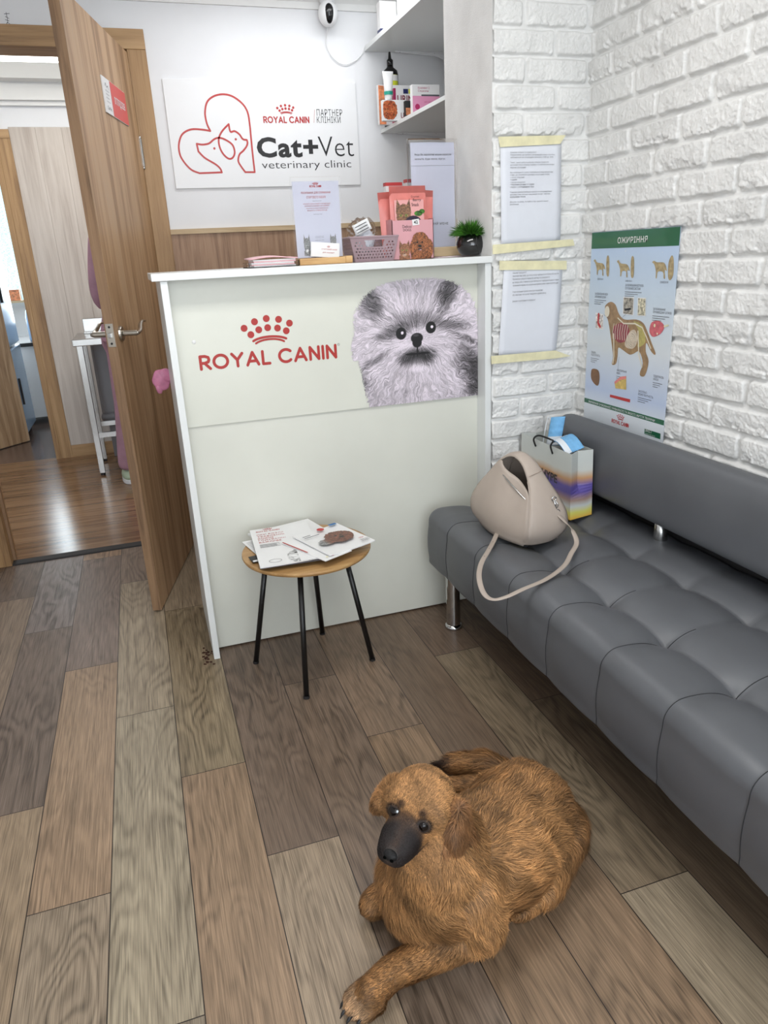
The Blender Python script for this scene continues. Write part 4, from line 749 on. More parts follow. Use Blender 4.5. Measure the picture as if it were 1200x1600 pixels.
def backrest():
    pf = [(1.302,.495),(1.297,.56),(1.300,.62),(1.308,.665),(1.325,.695),(1.347,.706),(1.372,.700),(1.392,.675),(1.402,.62),(1.404,.50),(1.350,.488)]
    pr_ = cr([(x,0,z) for x, z in pf], 5); cx, cz = 1.35, .59; mb = MB(); n = len(pr_); st_ = [(Y0s,.80),(Y0s+.006,.90),(Y0s+.02,.97),(Y0s+.04,1)]+[(y,1) for y in np.linspace(.3,2.0,12)]+[(2.10,1),(2.125,.97),(2.142,.90),(2.15,.78)]
    for y, k in st_: mb.v += [(cx+(p.x-cx)*k, y, cz+(p.z-cz)*(1-(1-k)*.5)) for p in pr_]
    m = len(st_); mb.f = [(i*n+k, i*n+(k+1)%n, (i+1)*n+(k+1)%n, (i+1)*n+k) for i in range(m-1) for k in range(n)]+[tuple(range(n)), tuple(range((m-1)*n,m*n))[::-1]]; return mb
obj('backrest', backrest(), M['leather'], so, smooth=True)
obj('underframe_and_gap_shade', MB().box(.86,1.404,.14,2.15,.205,.224).box(1.4055,1.4085,.14,2.15,.224,.56), M['dark'], so)  # seat frame, plus a dark upright sheet painting the shade under the backrest
for y in (.55,1.625):
    mb = MB().tube([(1.36,y,.395),(1.352,y,.44),(1.348,y,.50)], [.022,.018,.014], 16, flat=1.0); lab(obj('back_bracket', mb, M['metal'], so, smooth=True), 'polished steel bracket joining seat and back')
for x, y in ((.893,2.092),(.893,.32),(1.37,2.10),(1.37,.32)):
    l = lab(obj('leg', MB().lathe([(0,.012),(.0245,.012),(.0245,.206),(0,.206)], (x,y,0), 32), M['chrome'], so, smooth=False, bevel=.001), 'round chrome leg'); obj('foot', MB().lathe([(0,0),(.031,0),(.0325,.004),(.028,.013),(.0235,.016),(0,.016)], (x,y,0), 32), M['chrome'], l, smooth=True)
# =================== PAPER BAG ===================
bk = MT('gift_bag_print'); tcn = bk.n('ShaderNodeTexCoord'); spx = bk.n('ShaderNodeSeparateXYZ'); bk.l(tcn.outputs['Object'], spx.inputs[0]); mr = bk.n('ShaderNodeMapRange', i_1=0, i_2=.216, i_3=0, i_4=1.0); bk.l(spx.outputs[2], mr.inputs[0])
ns = bk.noise(bk.coords((12,12,2)), 1, 2); ad = bk.n('ShaderNodeMath', operation='MULTIPLY_ADD'); bk.l(ns, ad.inputs[0]); ad.inputs[1].default_value = .10; bk.l(mr.outputs[0], ad.inputs[2])
bk.l(bk.ramp(ad.outputs[0], [(.04,(226,176,72)),(.14,(220,214,110)),(.24,(204,208,206)),(.33,(168,140,128)),(.44,(92,80,150)),(.53,(96,84,156)),(.64,(196,150,104)),(.76,(200,202,196)),(.9,(196,200,196))]), bk.b.inputs['Base Color']); bk.b.inputs['Roughness'].default_value = .3
zb, zt = .4285, .644; A0 = Vector((1.200,1.862,0)); B0 = Vector((1.290,1.880,0)); C0 = Vector((1.196,2.176,0)); D0 = Vector((1.284,2.176,0))
A1, B1, C1, D1 = A0+Vector((-.004,0,0)), B0+Vector((-.006,0,0)), C0, D0
bg = tag(empty('gift_bag', ((A0.x+B0.x)/2,2.02,zb)), 'pale paper gift bag with purple and orange bands and black cord handles', 'bag')
def at(p, z): return Vector((p.x,p.y,z))
def lp(a, b, t): return a+(b-a)*t
def bagface(p, q, p1, q1, gus=0):
    mb = MB()
    def f(u, v):
        P = lp(at(p,zb), at(p1,zt), v); Q = lp(at(q,zb), at(q1,zt), v); c = lp(P, Q, u)
        if gus: n = Vector(((Q-P).y,-(Q-P).x,0)).normalized(); c -= n*gus*(1-abs(2*u-1))*sst(.30,.5,v)
        return c
    return mb.gridf(2, 24, f)
mb = bagface(A0,C0,A1,C1)
for a in (bagface(B0,D0,B1,D1), bagface(A0,B0,A1,B1,.020), bagface(D0,C0,D1,C1,.020)): mb.add(a.v, a.f)
mb.ngon([at(A0,zb),at(B0,zb),at(D0,zb),at(C0,zb)])
body = obj('bag_body', mb, bk.m, bg, solid=.0012)
F = FR(at(A0,zb)+Vector((-.0012,0,0)), (C0-A0), (0,0,1), (-1,0,0)); mb = MB()
F2 = FR(Vector((1.1955,0,0)), (0,-1,0), (0,0,1), (-1,0,0)); text(mb, F2, 'HYPE', ((-2.032,.530),(-1.935,.558)), .0025, .015, ); obj('lettering', mb, M['black'], body)
for (P, Q), sgn in (((A1,C1),-1),((B1,D1),1)):
    a = lp(P,Q,.33); b = lp(P,Q,.67); o_ = Vector((sgn*.004,0,0)); za = zt-.022
    pts = [at(a,za)+o_, at(a,zt+.004)+o_*3.0, at(a,zt+.016)-o_*.5+Vector((0,.01,0)), at(lp(a,b,.5),zt+.010)-o_*5, at(b,zt+.016)-o_*.5-Vector((0,.01,0)), at(b,zt+.004)+o_*3, at(b,za)+o_]
    obj('cord_handle', MB().tube(cr(pts, 6, False), .0030, 8), M['cord'], bg, smooth=True)
# two blue masks in the bag
def maskmesh(c, w, h, ax, ay, cur, fold, m1, m2, label):
    r, u = Vector(ax).normalized(), Vector(ay).normalized(); n = r.cross(u)
    def f(i, j): a = (i-.5)*w; b = (j-.5)*h; return Vector(c)+r*a+u*b+n*(cur*(1-(2*i-1)**2)+.0015*abs(math.sin(j*fold*math.pi)))
    o = obj('face_mask', MB().gridf(20, 24, f), m1, smooth=True, solid=.0016); tag(o, label, 'face mask')
    obj('inner_band', MB().gridf(14, 6, lambda i, j: f(i, .02+j*.30)+n*.0012), m2, o, smooth=True)
    obj('ear_loop', MB().tube(cr([f(0,.9)+n*.001, f(0,.9)-r*.012+u*.006, f(0,.1)-r*.012-u*.006, f(0,.1)+n*.001], 5, False), .0011, 6), m2, o)
maskmesh((1.238,1.955,.645), .12, .060, (-.12,-.95,-.06), (.85,-.15,.28), .026, 5, M['mask_blue'], M['mask_white'], 'blue pleated face mask lying across the mouth of the gift bag')
maskmesh((1.250,2.045,.672), .046, .095, (.7,-.65,.1), (.22,.10,.97), .010, 5, M['mask_blue'], M['mask_white'], 'blue and white face mask sticking up out of the gift bag')
# =================== HANDBAG ===================
hb = tag(empty('handbag', (1.02,1.83,.428)), 'beige leather handbag with arched handle and thin shoulder strap on the grey sofa', 'handbag')
path = [(1.018,1.722,.434,.118),(1.026,1.700,.470,.136),(1.030,1.704,.515,.134),(1.030,1.726,.565,.104),(1.026,1.758,.612,.070),(1.018,1.800,.660,.050),(1.006,1.845,.680,.044),(.992,1.892,.660,.050),(.980,1.930,.612,.076),(.974,1.962,.565,.108),(.974,1.982,.515,.136),(.978,1.980,.470,.138),(.990,1.962,.434,.120)]
pc = cr([(a,b,c) for a,b,c,_ in path], 6, False); pw = cr([(d,0,0) for *_,d in path], 6, False); mb = MB(); nw = 10; tilt = Vector((1,.10,0)).normalized()
for c, w in zip(pc, pw):
    for k in range(nw+1):
        t = k/nw-.5; out = (c-Vector((1.005,1.84,.52))); out.x = 0; out.normalize(); mb.v.append(tuple(c+tilt*(t*w.x)-out*(.010*(2*abs(t))**2.5)))
m = len(pc); mb.f = [(i*(nw+1)+k,(i+1)*(nw+1)+k,(i+1)*(nw+1)+k+1,i*(nw+1)+k+1) for i in range(m-1) for k in range(nw)]
# gussets
EV = np.array(mb.v).reshape(m, nw+1, 3); half = m//2
def edge(side, which, z):
    E = EV[:, 0 if side < 0 else nw]; E = E[:half+1] if which == 0 else E[half:][::-1]; zz = E[:,2]; o = np.argsort(zz); return Vector([np.interp(z, zz[o], E[o,i]) for i in range(3)])
for side in (-1,1):
    def gf(t, s, side=side):
        top = .572+(.652-.572)*min(1,(t*1.15))**.55; z = .434+(top-.434)*s; a = edge(side,0,z); b = edge(side,1,z); p = lp(a,b,t); p.z = z; p.x += side*(.020*math.sin(math.pi*t)*(1-.5*s)-.010*s*math.exp(-((t-.25)/.2)**2)); return p
    g = MB().gridf(22, 16, gf); mb.add(g.v, g.f)
mb.ngon([edge(-1,0,.434),edge(1,0,.434),edge(1,1,.434),edge(-1,1,.434)])
hbb = obj('bag_body', mb, M['cream'], hb, smooth=True, solid=.004)
bmm = bmesh.new(); bmm.from_mesh(hbb.data); bmesh.ops.remove_doubles(bmm, verts=bmm.verts, dist=.0015); bmesh.ops.recalc_face_normals(bmm, faces=bmm.faces); bmm.to_mesh(hbb.data); bmm.free()
def onN(x, z, off=.003):   # a point just outside the near panel
    c = [p for p in pc[:half]]; zz = [p.z for p in c]; y = np.interp(z, zz, [p.y for p in c]); return Vector((x, y-off-.0015, z))
obj('handle_seam', MB().tube([onN(x, .628+.010*(x-1.0)/.05) for x in np.linspace(.995,1.052,6)], .0009, 6), M['creamd'], hb)
obj('piping', MB().tube([Vector(EV[i,0])+Vector((-.001,-.002,0)) for i in range(2,26)], .0012, 6), M['cream'], hb)
obj('zipper', MB().tube([Vector(gf(t,1.0)) if False else Vector(edge(-1,0,.57+.0))*(1-t)+Vector(edge(-1,1,.64))*t+Vector((-.012*math.sin(math.pi*t),0,.010*math.sin(math.pi*t)-.012)) for t in np.linspace(.02,.9,14)], .0022, 8), M['metal'], hb, smooth=True)
# clip and ring
q = onN(1.052,.566); mb = MB().tube([q+Vector((.007*math.cos(a),-.003,.006*math.sin(a))) for a in [k*2*math.pi/16 for k in range(17)]], .0016, 8)
mb.tube([q+Vector((0,-.004,-.004)), q+Vector((.006,-.006,-.030))], .0028, 8).tube([q+Vector((.004,-.005,-.006)), q+Vector((.013,-.006,-.020)), q+Vector((.008,-.006,-.032))], .0014, 8)
obj('snap_hook', mb, M['chrome'], hb, smooth=True); q2 = q+Vector((.008,-.007,-.041)); obj('ring', MB().tube([q2+Vector((.009*math.cos(a),-.001,.009*math.sin(a))) for a in [k*2*math.pi/20 for k in range(21)]], .0017, 8), M['chrome'], hb, smooth=True)
sp_ = [q2+Vector((.002,-.003,-.006)), (1.076,1.690,.500),(1.094,1.682,.474),(1.088,1.650,.450),(1.048,1.612,.440),(.990,1.556,.434),(.905,1.503,.434),(.820,1.468,.438),(.760,1.452,.434),(.730,1.466,.428),(.728,1.510,.428),(.752,1.585,.434),(.792,1.655,.438),(.846,1.722,.440),(.893,1.782,.440),(.925,1.825,.443),(.942,1.846,.446)]
sp_ = [Vector((max(p[0],.0),p[1],p[2])) for p in sp_]
# keep the loop on the cushion: the far left bend overhangs the rounded front edge
P = cr([Vector(p) for p in sp_], 6, False)
sb = obj('shoulder_strap', MB().tube(P, .0074, 10, flat=.22, up=(0,0,1)), M['cream'], hb, smooth=True)
obj('buckle_tab', MB().obox(P[-4]+Vector((0,0,.001)), ((P[-1]-P[-6]),(1,-1,0),(0,0,1)), (.010,.011,.004)), M['cream'], sb, bevel=.002)
hl = MB()
for k in (14,18,22): hl.ell(P[-k]+Vector((0,0,.0018)), (.0012,.0012,.0006), 8, 4)
obj('strap_holes', hl, M['dark'], sb)
obj('strap_ring', MB().tube([Vector((.951,1.852,.449))+Vector((.008*math.cos(a),.008*math.sin(a)*.6,.008*math.sin(a)*.8)) for a in [k*2*math.pi/16 for k in range(17)]], .0016, 8), M['chrome'], sb, smooth=True)
# =================== WALL GRAPHICS ===================
def board(name, fr, x0, y0, x1, y1, t, mat, bevel=0):
    mb = MB().add([fr.p(a,b,c) for c in (-t,0) for a,b in ((x0,y0),(x1,y0),(x1,y1),(x0,y1))], [(0,3,2,1),(4,5,6,7),(0,1,5,4),(1,2,6,5),(2,3,7,6),(3,0,4,7)]); return obj(name, mb, mat, bevel=bevel)
F = FR((0,3.4055,0),(1,0,0),(0,0,1),(0,-1,0))
(sx0,_),(sx1,_),_,_ = W['sign']; sz0, sz1 = W['sign'][3][1], W['sign'][0][1]
sg = tag(board('clinic_sign', F, sx0, sz0, sx1, sz1, .0065, plain('sign_white', (231,232,233), .35), .001), 'large white Cat+Vet clinic sign with red line drawing on the back wall', 'sign')
lg = [p[:] for p in W['logo']]; P = cr([(a,b,0) for a,b in lg], 5); P = []
n = len(lg); corners = {0,9,26,31,38,49,45}
sharp = {0,1,9,21,22,29,34,49,50}
# Catmull spline split at the sharp corners
idxs = sorted(sharp & set(range(n)))
for a, b in zip(idxs, idxs[1:]+[idxs[0]+n]):
    seg = [lg[k % n] for k in range(a, b+1)]; q = cr([(x,y,0) for x,y in seg], 6, False) if len(seg) > 2 else [Vector((x,y,0)) for x,y in seg]; P += q[:-1]
mb = MB(); stroke(mb, F, P, .0072, closed=True)
for x, y in W['dots']: disc(mb, F, x, y, .0047)
obj('heart_drawing', mb, plain('sign_line_red', (186,58,56), .4), sg)
mb = MB(); b = W['rc']; logotype(mb, F, b[0][0], b[0][1]-.001, b[1][0]-.004, b[1][1]); b = W['crown']; crown(mb, F, b[0][0], b[0][1], b[1][0], b[1][1]); stroke(mb, F, W['bar'], .0012); obj('partner_logo', mb, M['redd'], sg)
mb = MB(); 
for k, s in (('t1','ПАРТНЕР'),('t2','КЛІНІКИ')): text(mb, F, s, W[k], .0006, -.012)
obj('partner_lettering', mb, M['black'], sg); mb = MB(); text(mb, F, 'Vet', W['vet'], .0006, -.012); obj('thin_lettering', mb, M['black'], sg); mb = MB(); text(mb, F, 'veterinary clinic', W['vc'], .0006, -.008); obj('tagline', mb, M['black'], sg)
mb = MB(); text(mb, F, 'Cat+', W['cat'], .0006, .034, track=1.10); obj('bold_lettering', mb, M['black'], sg)
# taped notices on the pier
F = FR((0,2.1875,0),(1,0,0),(0,0,1),(0,-1,0)); tx1 = ['Шановні клієнти та відвідувачі!','Повідомляємо, що прийом у ветеринарній клініці «Cat+Vet»','здійснюється за попереднім записом з 10:00 до 18:00.','','Такий формат роботи дозволяє лікарям приділити','достатньо часу кожному пацієнту та забезпечити якісне','медичне обстеження.','','Без попереднього запису приймаються лише невідкладні','стани, що потребують негайного втручання лікаря:','• гострі отруєння','• судоми','• гострі кровотечі','• порушення дихання та травми','• пологи з ускладненнями тощо','','Плановим записом прийомом вважається рекомендований','звичайно консультація, вакцинація та профілактика','захворювань тварин.','','Дякуємо за довіру та турботу про здоров’я ваших','улюбленців.']
tx2 = ['Шановні відвідувачі!','Звертаємо вашу увагу, що оплата послуг здійснюється готівкою або карткою','Просимо не залишати тварин без нагляду та утримувати їх','на повідку або у переносці для безпеки всіх відвідувачів нашої клініки','та власників тварин, які очікують на прийом разом з вами протягом дня.','','У разі запізнення прийом може бути перенесено','або скасовано, про що вас повідомить адміністратор','','Дякуємо за розуміння та співпрацю!']
def notice(pts, lines, box, label, tapes, tlabels, curl):
    a, b, c, d = pts[:4]
    def f(u, v):
        L_ = lp(Vector((d[0],d[1],0)), Vector((a[0],a[1],0)), v); R_ = lp(Vector((c[0],c[1],0)), Vector((b[0],b[1],0)), v); p = lp(L_, R_, u); return F.p(p.x, p.y, -.0006+curl*math.sin(math.pi*v)*(u**1.5)*.6+.001*math.sin(v*5))
    o = tag(obj('paper_notice', MB().gridf(10, 14, f), M['paper'], smooth=True, solid=.0004), label, 'notice')
    mb = MB(); (x0,y0),(x1,y1) = box; h = (y0-y1)/len(lines); mx = max(len(s) for s in lines)
    for i, s in enumerate(lines):
        if s: text(mb, F, s, ((x0,y0-h*(i+.72)),(x0+(x1-x0)*min(1,len(s)/mx*1.05),y0-h*i)), curl*.62+.0012)
    obj('printed_text', mb, M['grey_ink'], o)
    for t_, in zip(tapes):
        mbt = MB(); P_ = [Vector((x,y,0)) for x,y in W[t_]]; mbt.prism([F.p(p.x,p.y,.0008+curl*.1) for p in P_], F.n*.0004); obj('tape_strip', mbt, M['tape'], o)
b1 = W['pa1t']; notice(W['pa1'], tx1, ((b1[0][0],b1[0][1]),(b1[1][0],b1[1][1])), 'upper white typed notice taped to the brick pier', ('tape1','tape2'), 0, .002)
b1 = W['pa2t']; p2 = W['pa2']; notice([p2[0],p2[1],p2[3],p2[4]], tx2, ((b1[0][0],b1[0][1]),(b1[1][0],b1[1][1])), 'lower white typed notice with curled edge taped to the brick pier', ('tape3','tape4'), 0, .007)
# anatomical poster: u runs along -Y
F = FR((1.4150,0,0),(0,-1,0),(0,0,1),(-1,0,0)); f = lambda k: [(-a,b) for a,b in W[k]]
F.p0 = F.p
pcn = f('po_c'); pk = MT('poster_print'); pk.b.inputs['Roughness'].default_value = .3; pk.b.inputs['Coat Weight'].default_value = .3
tz = pk.n('ShaderNodeTexCoord'); s3 = pk.n('ShaderNodeSeparateXYZ'); pk.l(tz.outputs['Object'], s3.inputs[0]); mr = pk.n('ShaderNodeMapRange', i_1=0, i_2=.59, i_3=0, i_4=1.0); pk.l(s3.outputs[2], mr.inputs[0]); pk.l(pk.ramp(mr.outputs[0], [(.10,(206,212,220)),(.2,(176,190,216)),(.45,(204,210,214)),(.7,(190,204,216)),(.95,(176,196,222))]), pk.b.inputs['Base Color'])
po = tag(board('anatomy_poster', F, -2.138, .676, -1.724, 1.281, .001, pk.m), 'glossy green and blue dog obesity anatomy poster on the white brick wall', 'poster')
mb = MB(); area2(mb, F, [(-2.1375,1.2325),(-1.7245,1.2325),(-1.7245,1.2805),(-2.1375,1.2805)], .0004); obj('header_band', mb, M['green'], po); mb = MB(); area2(mb, F, [(-2.1375,.7365),(-1.7245,.7365),(-1.7245,.7515),(-2.1375,.7515)], .0004); obj('footer_band', mb, M['green'], po); mb = MB(); area2(mb, F, f('po_green'), .0006); obj('green_label', mb, M['green'], po)
mb = MB(); area2(mb, F, [(-2.1375,.6765),(-1.7245,.6765),(-1.7245,.7365),(-2.1375,.7365)], .0003); obj('white_foot', mb, plain('poster_white', (208,214,220), .35), po)
mb = MB(); b = f('po_title'); text(mb, F, 'ОЖИРІННЯ', ((b[0][0],b[0][1]),(b[1][0],b[1][1])), .0010, .03); obj('title_lettering', mb, M['paperw'], po); mb = MB(); text(mb, F, 'ЗНИЖЕННЯ ОЧІКУВАНОЇ ТРИВАЛОСТІ ТА ЯКОСТІ ЖИТТЯ ТВАРИНИ', ((-2.112,.7395),(-1.765,.7485)), .0010, .01); obj('slogan_lettering', mb, M['paperw'], po); mb = MB(); g_ = f('po_green'); text(mb, F, 'ЗМІСТ', ((g_[0][0]+.004,.702),(g_[0][0]+.035,.712)), .0012, .02); text(mb, F, 'консультація', ((g_[0][0]+.004,.694),(g_[0][0]+.05,.699)), .0012); obj('label_lettering', mb, M['paperw'], po)
mb = MB(); b = f('po_rc'); y_ = .5*(b[0][1]+b[1][1]); logotype(mb, F, b[0][0], .6965, b[1][0], .7095, .0008); c_ = .5*(b[0][0]+b[1][0]); crown(mb, F, c_-.019, .7115, c_+.019, .7315, .0008); area2(mb, F, f('po_red'), .0008); obj('red_print', mb, M['redd'], po)
def poly(k, col, d, smooth=4, name='print'):
    mb = MB(); area2(mb, F, f(k), d, smooth); return obj(name, mb, plain(name+'_ink', col, .35, var=.15, vs=60), po)
poly('po_dog', (150,120,84), .0006, 4, 'dog_figure')
pd = f('po_dog'); cx_ = sum(p[0] for p in pd)/len(pd); cy_ = sum(p[1] for p in pd)/len(pd)
poly('po_fat', (178,166,96), .0009, 4, 'fat_layer'); poly('po_belly', (196,180,160), .0012, 4, 'intestine'); poly('po_ribs', (142,56,66), .0010, 4, 'lungs')
mb = MB(); rb = f('po_ribs'); x0 = min(p[0] for p in rb); x1 = max(p[0] for p in rb); y0 = min(p[1] for p in rb); y1 = max(p[1] for p in rb)
for i in range(7): t = (i+.5)/7; stroke(mb, F, [(x0+(x1-x0)*t, y1-.006), (x0+(x1-x0)*(t-.05), (y0+y1)/2), (x0+(x1-x0)*(t-.0), y0+.010)], .0022, .0013)
sp1 = [pd[i] for i in (3,4,5,6,7,8)]; stroke(mb, F, [(p[0]-.004,p[1]-.012) for p in sp1], .004, .0013)
bl = f('po_belly'); bx = sum(p[0] for p in bl)/len(bl); by = sum(p[1] for p in bl)/len(bl)
for i in range(4): stroke(mb, F, [(bx+.006*(i+.5)*math.cos(q),by+.006*(i+.5)*math.sin(q)*1.1) for q in [k*2*math.pi/16 for k in range(13)]], .0016, .0013)
for k1, k2 in ((32,36),(22,26)): pass
stroke(mb, F, [(pd[28][0]+.012,pd[28][1]+.02),(pd[27][0]+.006,pd[27][1]),(pd[26][0]+.006,pd[26][1]+.004)], .0045, .0013); stroke(mb, F, [(pd[17][0]-.022,pd[17][1]+.12),(pd[17][0]-.010,pd[17][1]+.05),(pd[18][0]-.002,pd[18][1]-.012)], .0045, .0013)
disc(mb, F, pd[0][0]+.012, pd[0][1]-.018, .013, .0013, ry=.017); obj('skeleton', mb, plain('bone_ink', (214,206,186), .4), po)
for k, c in (('po_box1',(150,144,132)),('po_box2',(190,184,160)),('po_box3',(206,196,190))):
    mb = MB(); area2(mb, F, f(k), .0007); o = obj('inset_frame', mb, M['paperw'], po); p_ = f(k); m_ = (sum(a for a,_ in p_)/4, sum(b for _,b in p_)/4)
    mb = MB(); area2(mb, F, [(m_[0]+(a-m_[0])*.88, m_[1]+(b-m_[1])*.92) for a,b in p_], .0010); area_ = obj('inset_picture', mb, plain('inset_ink', c, .4, var=.5, vs=110), o)
    if k == 'po_box3': mb = MB(); stroke(mb, F, [(m_[0]-.005,m_[1]+.022),(m_[0]-.006,m_[1]-.005),(m_[0]+.006,m_[1]-.016)], .009, .0013); obj('joint', mb, M['redd'], o)
    if k == 'po_box1': mb = MB(); stroke(mb, F, [(m_[0]-.014,m_[1]-.012),(m_[0]+.012,m_[1]-.008)], .006, .0013); obj('teeth', mb, M['black'], o)
poly('po_ball', (198,96,104), .0008, 4, 'bladder'); poly('po_heart', (120,84,54), .0008, 4, 'heart'); poly('po_cheese', (206,176,96), .0008, 1, 'skin_slice')
mb = MB(); ch_ = f('po_cheese'); area2(mb, F, [ch_[0],ch_[1],ch_[2],(ch_[2][0],ch_[2][1]-.009),(ch_[1][0]+.003,ch_[1][1]-.009),(ch_[0][0]+.003,ch_[0][1]-.007)], .0010); obj('skin_layer', mb, M['coral'], po)
mb = MB(); bb = f('po_ball'); disc(mb, F, bb[0][0]+.022, bb[0][1]+.010, .004, .0011, ry=.005); disc(mb, F, bb[0][0]+.036, bb[0][1]-.012, .003, .0011); stroke(mb, F, [bb[3],(bb[3][0]+.016,bb[3][1]+.004)], .005, .0009); obj('highlights', mb, M['tape'], po)
for kd, ks, sh in (('po_d1','po_s1',0),('po_d1','po_s1',.1235),('po_d3','po_s3',0)):
    for kk in (kd, ks):
        mb = MB(); area2(mb, F, [(a+sh,b-(.003 if sh else 0)) for a,b in f(kk)], .0008, 4); obj('small_dog_figure' if kk == kd else 'body_shape', mb, plain('tan_ink', (168,150,112), .4, var=.2, vs=90), po)
TT = [('ЗАХВОРЮВАННЯ ЯСЕН\nЗАПАЛЕННЯ ШКІРИ',.07),('ЗАХВОРЮВАННЯ КІСТКОВО-\nСУГЛОБОВОЇ СИСТЕМИ',.088),('ЗАХВОРЮВАННЯ\nСЕЧОВИВІДНИХ ШЛЯХІВ',.08),('СЕРЦЕВА\nНЕДОСТАТНІСТЬ',.05),('НАКОПИЧЕННЯ\nЖИРУ',.05),('ПІДШЛУНКОВА\nЗАЛОЗА',.045),('ІНСУЛІНО-\nРЕЗИСТЕНТНІСТЬ',.07),('ІДЕАЛЬНА',.032),('ЗАЙВА ВАГА',.032),('ОЖИРІННЯ',.035)]
mb = MB(); 
for (s, w), (x, y) in zip(TT, f('po_txt')):
    mb = MB()
    text(mb, F, s, ((x,y-(.016 if '\n' in s else .006)),(x+w,y)), .0008)
    if '\n' in s:
        for i in range(3): stroke(mb, F, [(x,y-.023-.006*i),(x+w*(.9-.2*i),y-.023-.006*i)], .0014, .0008)
    obj('caption', mb, M['grey_ink'], po)
mb = MB(); stroke(mb, F, [(pd[3][0]+.016,pd[4][1]+.004),(pd[4][0]+.012,pd[4][1]+.022)], .0008, .0009); m3 = f('po_box3'); stroke(mb, F, [m3[1],(m3[1][0]+.032,m3[1][1]-.012)], .0008, .0009); stroke(mb, F, [(pd[24][0]+.008,pd[24][1]-.002),(pd[24][0]+.006,pd[24][1]-.048)], .0008, .0009); obj('pointer_lines', mb, M['grey_ink'], po)
# =================== THINGS ON THE COUNTER ===================
ZC = 1.2275
def catface(ears=True, col=(150,104,76), dark=(60,40,34)):
    def fn(U, V):
        f = fbm(U*14, V*30, 4, 70); k = .7+.8*(f-.5); rgb = np.stack([col[i]*k+10 for i in range(3)], -1)
        head = np.hypot((U-.5)/.34, (V-.42)/.36) < 1+.1*(f-.5); m = head.copy()
        if ears:
            for s in (-1,1): ex = .5+s*.30; m |= (V > .5)&(V < .93)&(np.abs(U-(ex-s*.12*(.93-V)/.4)) < .20*(.93-V)/.43)
        m |= (V < .2)&(np.abs(U-.5) < .36)
        for s in (-1,1):
            e = sst(1.2,.8,np.hypot((U-.5-s*.13)/.06,(V-.46)/.04))[...,None]; rgb = rgb*(1-e)+np.array([150,160,80])*e; e = sst(1.2,.8,np.hypot((U-.5-s*.13)/.022,(V-.46)/.035))[...,None]; rgb = rgb*(1-e)+15*e
        e = sst(1.2,.8,np.hypot((U-.5)/.05,(V-.30)/.03))[...,None]; rgb = rgb*(1-e)+np.array(dark)*e; e = sst(1.3,.7,np.hypot((U-.5)/.14,(V-.22)/.07))[...,None]; rgb = rgb*(1-e*.5)+np.array([226,210,196])*e*.5
        st_ = sst(.5,.9,np.sin(U*60+f*6))[...,None]*sst(.5,.8,V)[...,None]; rgb = rgb*(1-.35*st_); return rgb, m
    return fn
def grey(fn):
    def g(U, V): rgb, m = fn(U, V); L = rgb.mean(-1, keepdims=True); return np.repeat(np.clip(L*1.5+10,0,255), 3, -1), m
    return g
# left acrylic stand
FXY = FR((.4985,2.36,1.246),(1,0,0),(0,.04,1),(0,-1,0))
t = tag(empty('leaflet_stand', (.575,2.345,ZC)), 'clear acrylic stand with lilac kitten flyer in a bamboo base, left on the counter', 'sign stand')
mb = MB(); mb.box(.499,.660,2.322,2.385,ZC,1.247); obj('wooden_base', mb, M['bamboo'], t, bevel=.002); obj('base_end', MB().box(.645,.668,2.318,2.39,ZC,1.2495), M['bamboo'], t, bevel=.003)
ac = obj('acrylic_holder', MB().box(.4965,.651,2.3525,2.354,1.2475,1.480).box(.4965,.651,2.3645,2.366,1.2475,1.480), M['clear'], t)
F = FR((.499,2.3583,1.2485),(1,0,0),(0,0,1),(0,-1,0)); sh = obj('flyer', MB().box(.501,.647,2.3585,2.3600,1.249,1.468), M['paperb'], t)
mb = MB(); crown(mb, F, .065,.209,.084,.216); logotype(mb, F, .056,.202,.093,.208); text(mb, F, 'ПОСИЛАННЯ ДЛЯ ОТРИМАННЯ', ((.028,.183),(.120,.190)), .0006, .02); text(mb, F, 'СТАРТОВОГО НАБОРУ', ((.044,.171),(.105,.178)), .0006, .02)
for i, s in enumerate(('ОТРИМАЙТЕ БЕЗКОШТОВНИЙ СТАРТОВИЙ НАБІР','ДЛЯ ВАШОГО КОШЕНЯТИ АБО ЦУЦЕНЯТИ','ТА ДІЗНАЙТЕСЬ ПРО ПЕРЕВАГИ ПІДБОРУ КОРМУ ДЛЯ','ВАШОГО УЛЮБЛЕНЦЯ')): text(mb, F, s, ((.032+.004*i,.154-.0065*i),(.118-.004*i,.158-.0065*i)), .0006, .01)
obj('red_print', mb, M['redd'], sh); mb = MB()
for y in (.162,.124,.060,.056,.049): text(mb, F, 'veterinary link', ((.062,y),(.09,y+.003)), .0006)
obj('grey_print', mb, M['grey_ink'], sh)
picture('kitten_print', FR((.519,2.3578,1.255),(1,0,0),(0,0,1),(0,-1,0)), .028, .066, 40, 70, grey(catface()), PIC, sh); picture('kitten_print', FR((.604,2.3578,1.268),(1,0,0),(0,0,1),(0,-1,0)), .028, .052, 40, 60, grey(catface()), PIC, sh)
cd = tag(obj('info_card', MB().obox((.586,2.3400,1.2695),((1,0,-.10),(0,1,0),(.10,0,1)),(.046,.0004,.0215)), M['paperw']), 'small white card leaning in front of the kitten flyer', 'card')
F = FR((.586,2.3394,1.2695),(1,0,-.10),(.10,0,1),(0,-1,0)); mb = MB(); text(mb, F, 'СТАРТОВИЙ НАБІР', ((-.012,.0),(.038,.005))); text(mb, F, 'для кошенят', ((-.008,-.010),(.030,-.006))); crown(mb, F, .005,.007,.015,.013); obj('print', mb, M['redd'], cd)
